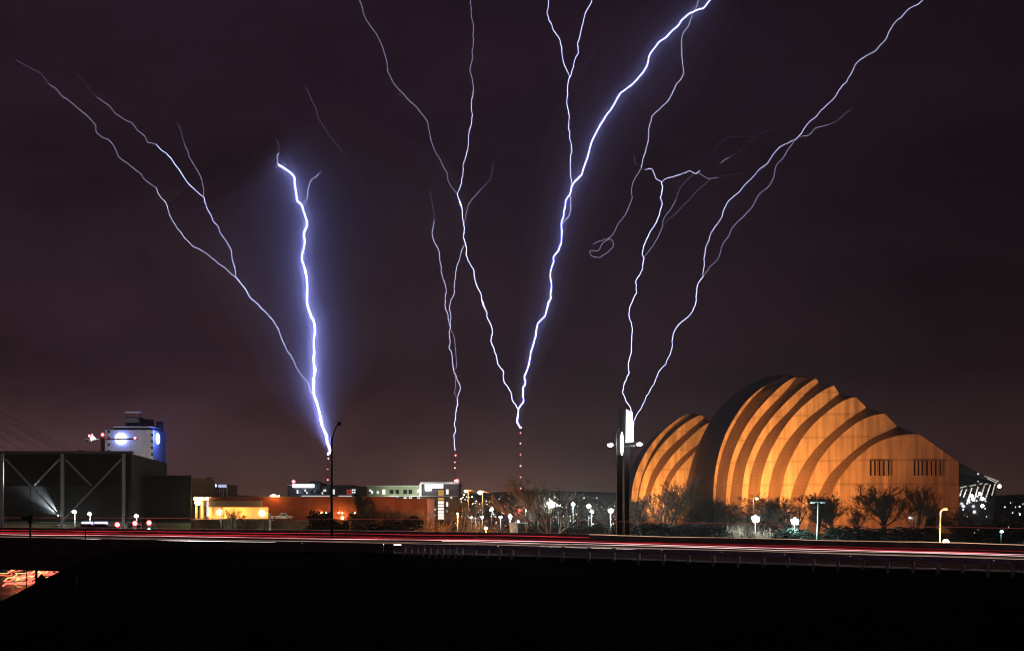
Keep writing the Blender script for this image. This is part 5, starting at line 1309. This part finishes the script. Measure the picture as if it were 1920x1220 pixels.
MB().box((W(970.5,0,262).x, 261.9, gz1+0.28), (W(972.5,0,262).x, 262.2, gz1+0.5)).build('lantern_base', DARKM, t)
lamp_light(t, W(961, 985, 256), (1.0, 0.97, 0.85), 420, 0.3)
# light on the shrubs
post_lamp(858, 963, 272, G_SOD, SOD, 15000, 'small orange lamp among the reddish shrubs by the taller hotel', 0.22)
post_lamp(911, 990, 262, G_SOD, SOD, 8000, 'low orange lamp between the bright orange shrub and the gatehouse', 0.34)

# ---------------------------------------------------------------- signals and vehicles
def signal(px, py, D, label, red=True, green=True):
    c = W(px, py, D); gz = ground_z(c.x, D)
    t = thing('traffic_signal', label, 'traffic light', (c.x, D, gz), 'traffic signals at the crossing before the dark hall')
    MB().box((c.x-0.25, D, c.z-1.75), (c.x+0.25, D+0.3, c.z+0.45)).build('housing', DARKM, t)
    MB().tube([(c.x+0.9, D+0.4, gz), (c.x+0.9, D+0.4, c.z+0.2)], 0.09, 6).build('pole', POLE, t)
    MB().bar((c.x, D+0.4, c.z-0.2), (c.x+0.95, D+0.4, c.z-0.2), 0.09).build('arm', POLE, t)
    MB().ball((c.x, D-0.02, c.z), 0.40, 10, 6, (1,.5,1)).build('red_lens', G_REDW, t)
    MB().ball((c.x, D-0.02, c.z-0.62), 0.14, 8, 5, (1,.5,1)).build('amber_lens', DARKM, t)
    MB().ball((c.x, D-0.02, c.z-1.35), 0.34 if green else 0.15, 10, 6, (1,.5,1.2)).build('green_lens', G_GREEN if green else DARKM, t)
    lamp_light(t, (c.x, D-0.8, c.z), (1.0, 0.03, 0.03), 160, 0.1)
    if green: lamp_light(t, (c.x, D-0.8, c.z-1.35), (0.2, 1, 0.9), 120, 0.1)
signal(220, 983, 190, 'leftmost red traffic signal, near the right truss column', green=False)
signal(253, 980.5, 190, 'middle traffic signal showing red over cyan green', green=True)
signal(279.5, 979.5, 190, 'rightmost traffic signal, its red glowing strongest', green=True)
def car(px, py, D, L, label, body_m, name, rz=0, truck=False, bar=None):
    c = W(px, py, D); t = thing(name, label, 'pickup truck' if truck else 'car', c)
    X0, X1, y0, y1 = c.x - L/2, c.x + L/2, D - 0.9, D + 0.9
    f = lambda u, h: (X0 + u*L, c.z + h)
    prof = [(0,.35),(0,.85),(.04,.98),(.40,1.0),(.43,1.72),(.66,1.74),(.77,1.10),(.97,1.0),(1,.8),(1,.35)] if truck else [(0,.35),(0,.85),(.05,.95),(.16,1.0),(.30,1.42),(.62,1.44),(.76,1.0),(.96,.9),(1,.7),(1,.35)]
    MB().prism([(f(u,h)[0], y0, f(u,h)[1]) for u, h in prof], (0, 1.8, 0)).build('body', body_m, t)
    wn2 = [(.445,1.1),(.46,1.62),(.55,1.64),(.55,1.1)], [(.565,1.1),(.565,1.64),(.65,1.64),(.74,1.1)]
    if not truck: wn2 = [(.2,1.02),(.31,1.36),(.45,1.38),(.45,1.02)], [(.465,1.02),(.465,1.38),(.61,1.38),(.73,1.02)]
    for w_ in wn2: MB().prism([(f(u,h)[0], y0-0.015, f(u,h)[1]) for u, h in w_], (0, 0.012, 0)).build('window', GLASSD, t)
    for u in (.18, .80):
        cx = X0 + u*L
        for yy, ax in ((y0-0.03, 1), (y1-0.19, 1)):
            ty = MB().disc((cx, yy, c.z+0.36), 0.36, (0,1,0), 0.22, 18).build('wheel', TYRE, t)
            MB().disc((cx, yy-0.015, c.z+0.36), 0.2, (0,1,0), 0.012, 14).build('rim', GALV, ty)
    MB().box((X0-0.02, y0+0.1, c.z+0.65), (X0+0.02, y0+0.4, c.z+0.85)).build('tail_lamp', G_RED, t)
    MB().box((X1-0.02, y0+0.1, c.z+0.65), (X1+0.02, y0+0.45, c.z+0.82)).build('headlight', GLASSD, t)
    if bar:
        MB().box((X0+L*.25, D-0.5, c.z+1.45), (X0+L*.65, D-0.2, c.z+1.75)).build('light_bar', bar, t)
    return t
car(529, 974.2, 287.0, 5.2, 'silver pickup truck lit orange on the deck before the brick hall', CARO, 'pickup_truck', truck=True)
MB().box((W(503,0,287).x, 285.8, W(0,975.6,287).z-0.25), (W(600,0,287).x, 289, W(0,974.3,287).z)).build('parking_deck', DCONC, ba)
G_BAR = glow('blue_white_bar', (0.62, 0.68, 1.0), 3.2)
for px, L, lab in ((194, 4.8, 'white car with a long blue white light on its roof, at the crossing'), (168, 4.2, 'smaller white car with a blue white roof light, behind the other at the crossing')):
    D = 178; c = W(px, 998, D); car(px, 998.5, D, L, lab, CARW, 'parked_car', bar=G_BAR)
st2 = MB().prism([(W(120,0,170).x, 170, -5.1), (W(330,0,170).x, 170, -5.1), (W(330,0,200).x, 205, -5.1), (W(120,0,200).x, 205, -5.1)], (0,0,W(0,998.5,178).z+5.1))
struct(st2.build('side_street', ASPHALT))
# marker post on the bank and things at the lower freeway
def bank_z(X, D): return ground_z(X, D)
dp = W(143, 1095, 100); dp.z = bank_z(dp.x, 100)
for k in range(60):
    D = 70 + k; q = W(141.5, 1096, D)
    if q.z < ground_z(q.x, D): break
q = W(141.5, 1096, D-0.3)
t = thing('marker_post', 'short whitish marker post leaning on the dark bank right of the red lit underpass', 'post', q)
MB().bar(q - Vector((0.05,0,0.3)), q + Vector((0.2, 0, 0.78)), 0.10, 0.05).build('post', TRIM, t); MB().bar(q + Vector((0.14,-0.05,0.55)), q + Vector((0.19,-0.05,0.74)), 0.08, 0.02).build('reflector', GALV, t)
ds = W(78, 1088, 128); t = thing('diamond_sign', 'dark diamond road sign seen from behind, before the red glow of the underpass', 'sign', (ds.x, 128, ground_z(ds.x, 128)))
e_ = 0.78
MB().prism([ds + Vector((0,0,e_)), ds + Vector((e_,0,0)), ds + Vector((0,0,-e_)), ds + Vector((-e_,0,0))], (0,0.06,0)).build('plate', DARKM, t)
MB().tube([(ds.x-0.05, 127.9, ground_z(ds.x,128)-0.2), (ds.x-0.05, 127.9, ds.z+0.6)], 0.06, 6).build('post', DARKM, t)
for px, r, lab in ((49.5, 0.05, 'thinner dark pole crossing the red glow under the overpass'), (68, 0.13, 'thicker dark pole crossing the red glow under the overpass')):
    a = W(px, 1072, 118); gz = ground_z(a.x, 118)
    tag(MB().tube([(a.x, 118, min(gz, -4)-0.3), (a.x, 118, -2.45)], r, 6).build('sign_pole', DARKM), lab, 'pole')
# red and amber tail light loops on the lower freeway
rr = random.Random(9)
G_LR = glow('lower_red_trail', (1.0, 0.10, 0.06), 3.2, True); G_LO = glow('lower_amber_trail', (1.0, 0.42, 0.14), 2.6)
def lower(off, h, D0_, D1_, m, r, lab, amp=0.5, n=26):
    ph = rr.random()*6; pts_ = []
    for i in range(n+1):
        D = D0_ + (D1_-D0_)*i/n
        pts_.append(Vector((-62 - 0.25*(D-110) + off + amp*sin(D*0.33+ph) + 0.5*amp*sin(D*.9+ph), D, -7.9 + h + 0.25*amp*sin(D*0.55+ph))))
    tag(MB().tube(pts_, r, 5).build('light_trail', m), lab, 'light trail', 'light trails of the lower freeway')
LL = 'red tail light streak wavering along the lower freeway under the overpass'
LLS = ['long red streak along the middle of the lower freeway right lane', 'red streak wavering close right of the middle one on the lower freeway', 'amber streak just left of the middle one on the lower freeway',
 'red streak nearer the centre of the lower freeway, starting far under the overpass', 'red streak waving high beside the right bank of the lower freeway', 'amber streak waving highest beside the right bank of the lower freeway',
 'red streak looping above the middle one on the lower freeway', 'amber streak by the centre line far along the lower freeway', 'short thin amber streak hugging the right bank of the lower freeway',
 'thin red streak left of the centre line of the lower freeway', 'thin amber streak farthest left on the lower freeway']
for k, (o, h, a, b, m, w) in enumerate([(4.6,.9,155,222,G_LR,.11),(5.6,.8,158,225,G_LR,.10),(3.6,1.0,170,215,G_LO,.08),(2.4,.8,168,225,G_LR,.10),(6.6,1.3,152,222,G_LR,.09),(6.2,1.9,165,230,G_LO,.08),(5.2,1.6,160,222,G_LR,.10),(1.0,.8,170,235,G_LO,.07),(7.2,.7,160,190,G_LO,.06),(-1.5,.8,175,240,G_LR,.06),(-3,.8,172,235,G_LO,.06)]):
    lower(o, h, a, b, m, w, LLS[k], amp=.8)
for X, D, lab in ((-66, 150, 'added low amber lamp on the left bank of the lower freeway'), (-76, 196, 'farther added amber lamp on the left bank of the lower freeway')):
    z = ground_z(X-10, D); t = thing('wall_lamp', lab, 'lamp', (X-10, D, z), 'added lower freeway lamps')  # added lamp that warms the lower road, no known fixture there
    MB().tube([(X-10, D, z-0.2), (X-10, D, z+2.8)], 0.08, 6).build('pole', POLE, t); MB().bar((X-10, D, z+2.85), (X-8.6, D, z+2.85), 0.3, 0.14).build('lamp_head', DARKM, t)
    MB().bar((X-9.4, D, z+2.74), (X-8.7, D, z+2.74), 0.2, 0.05).build('lens', G_SOD, t)
    lamp_light(t, (X-9, D, z+2.5), (1.0, 0.5, 0.18), 700, 0.2)
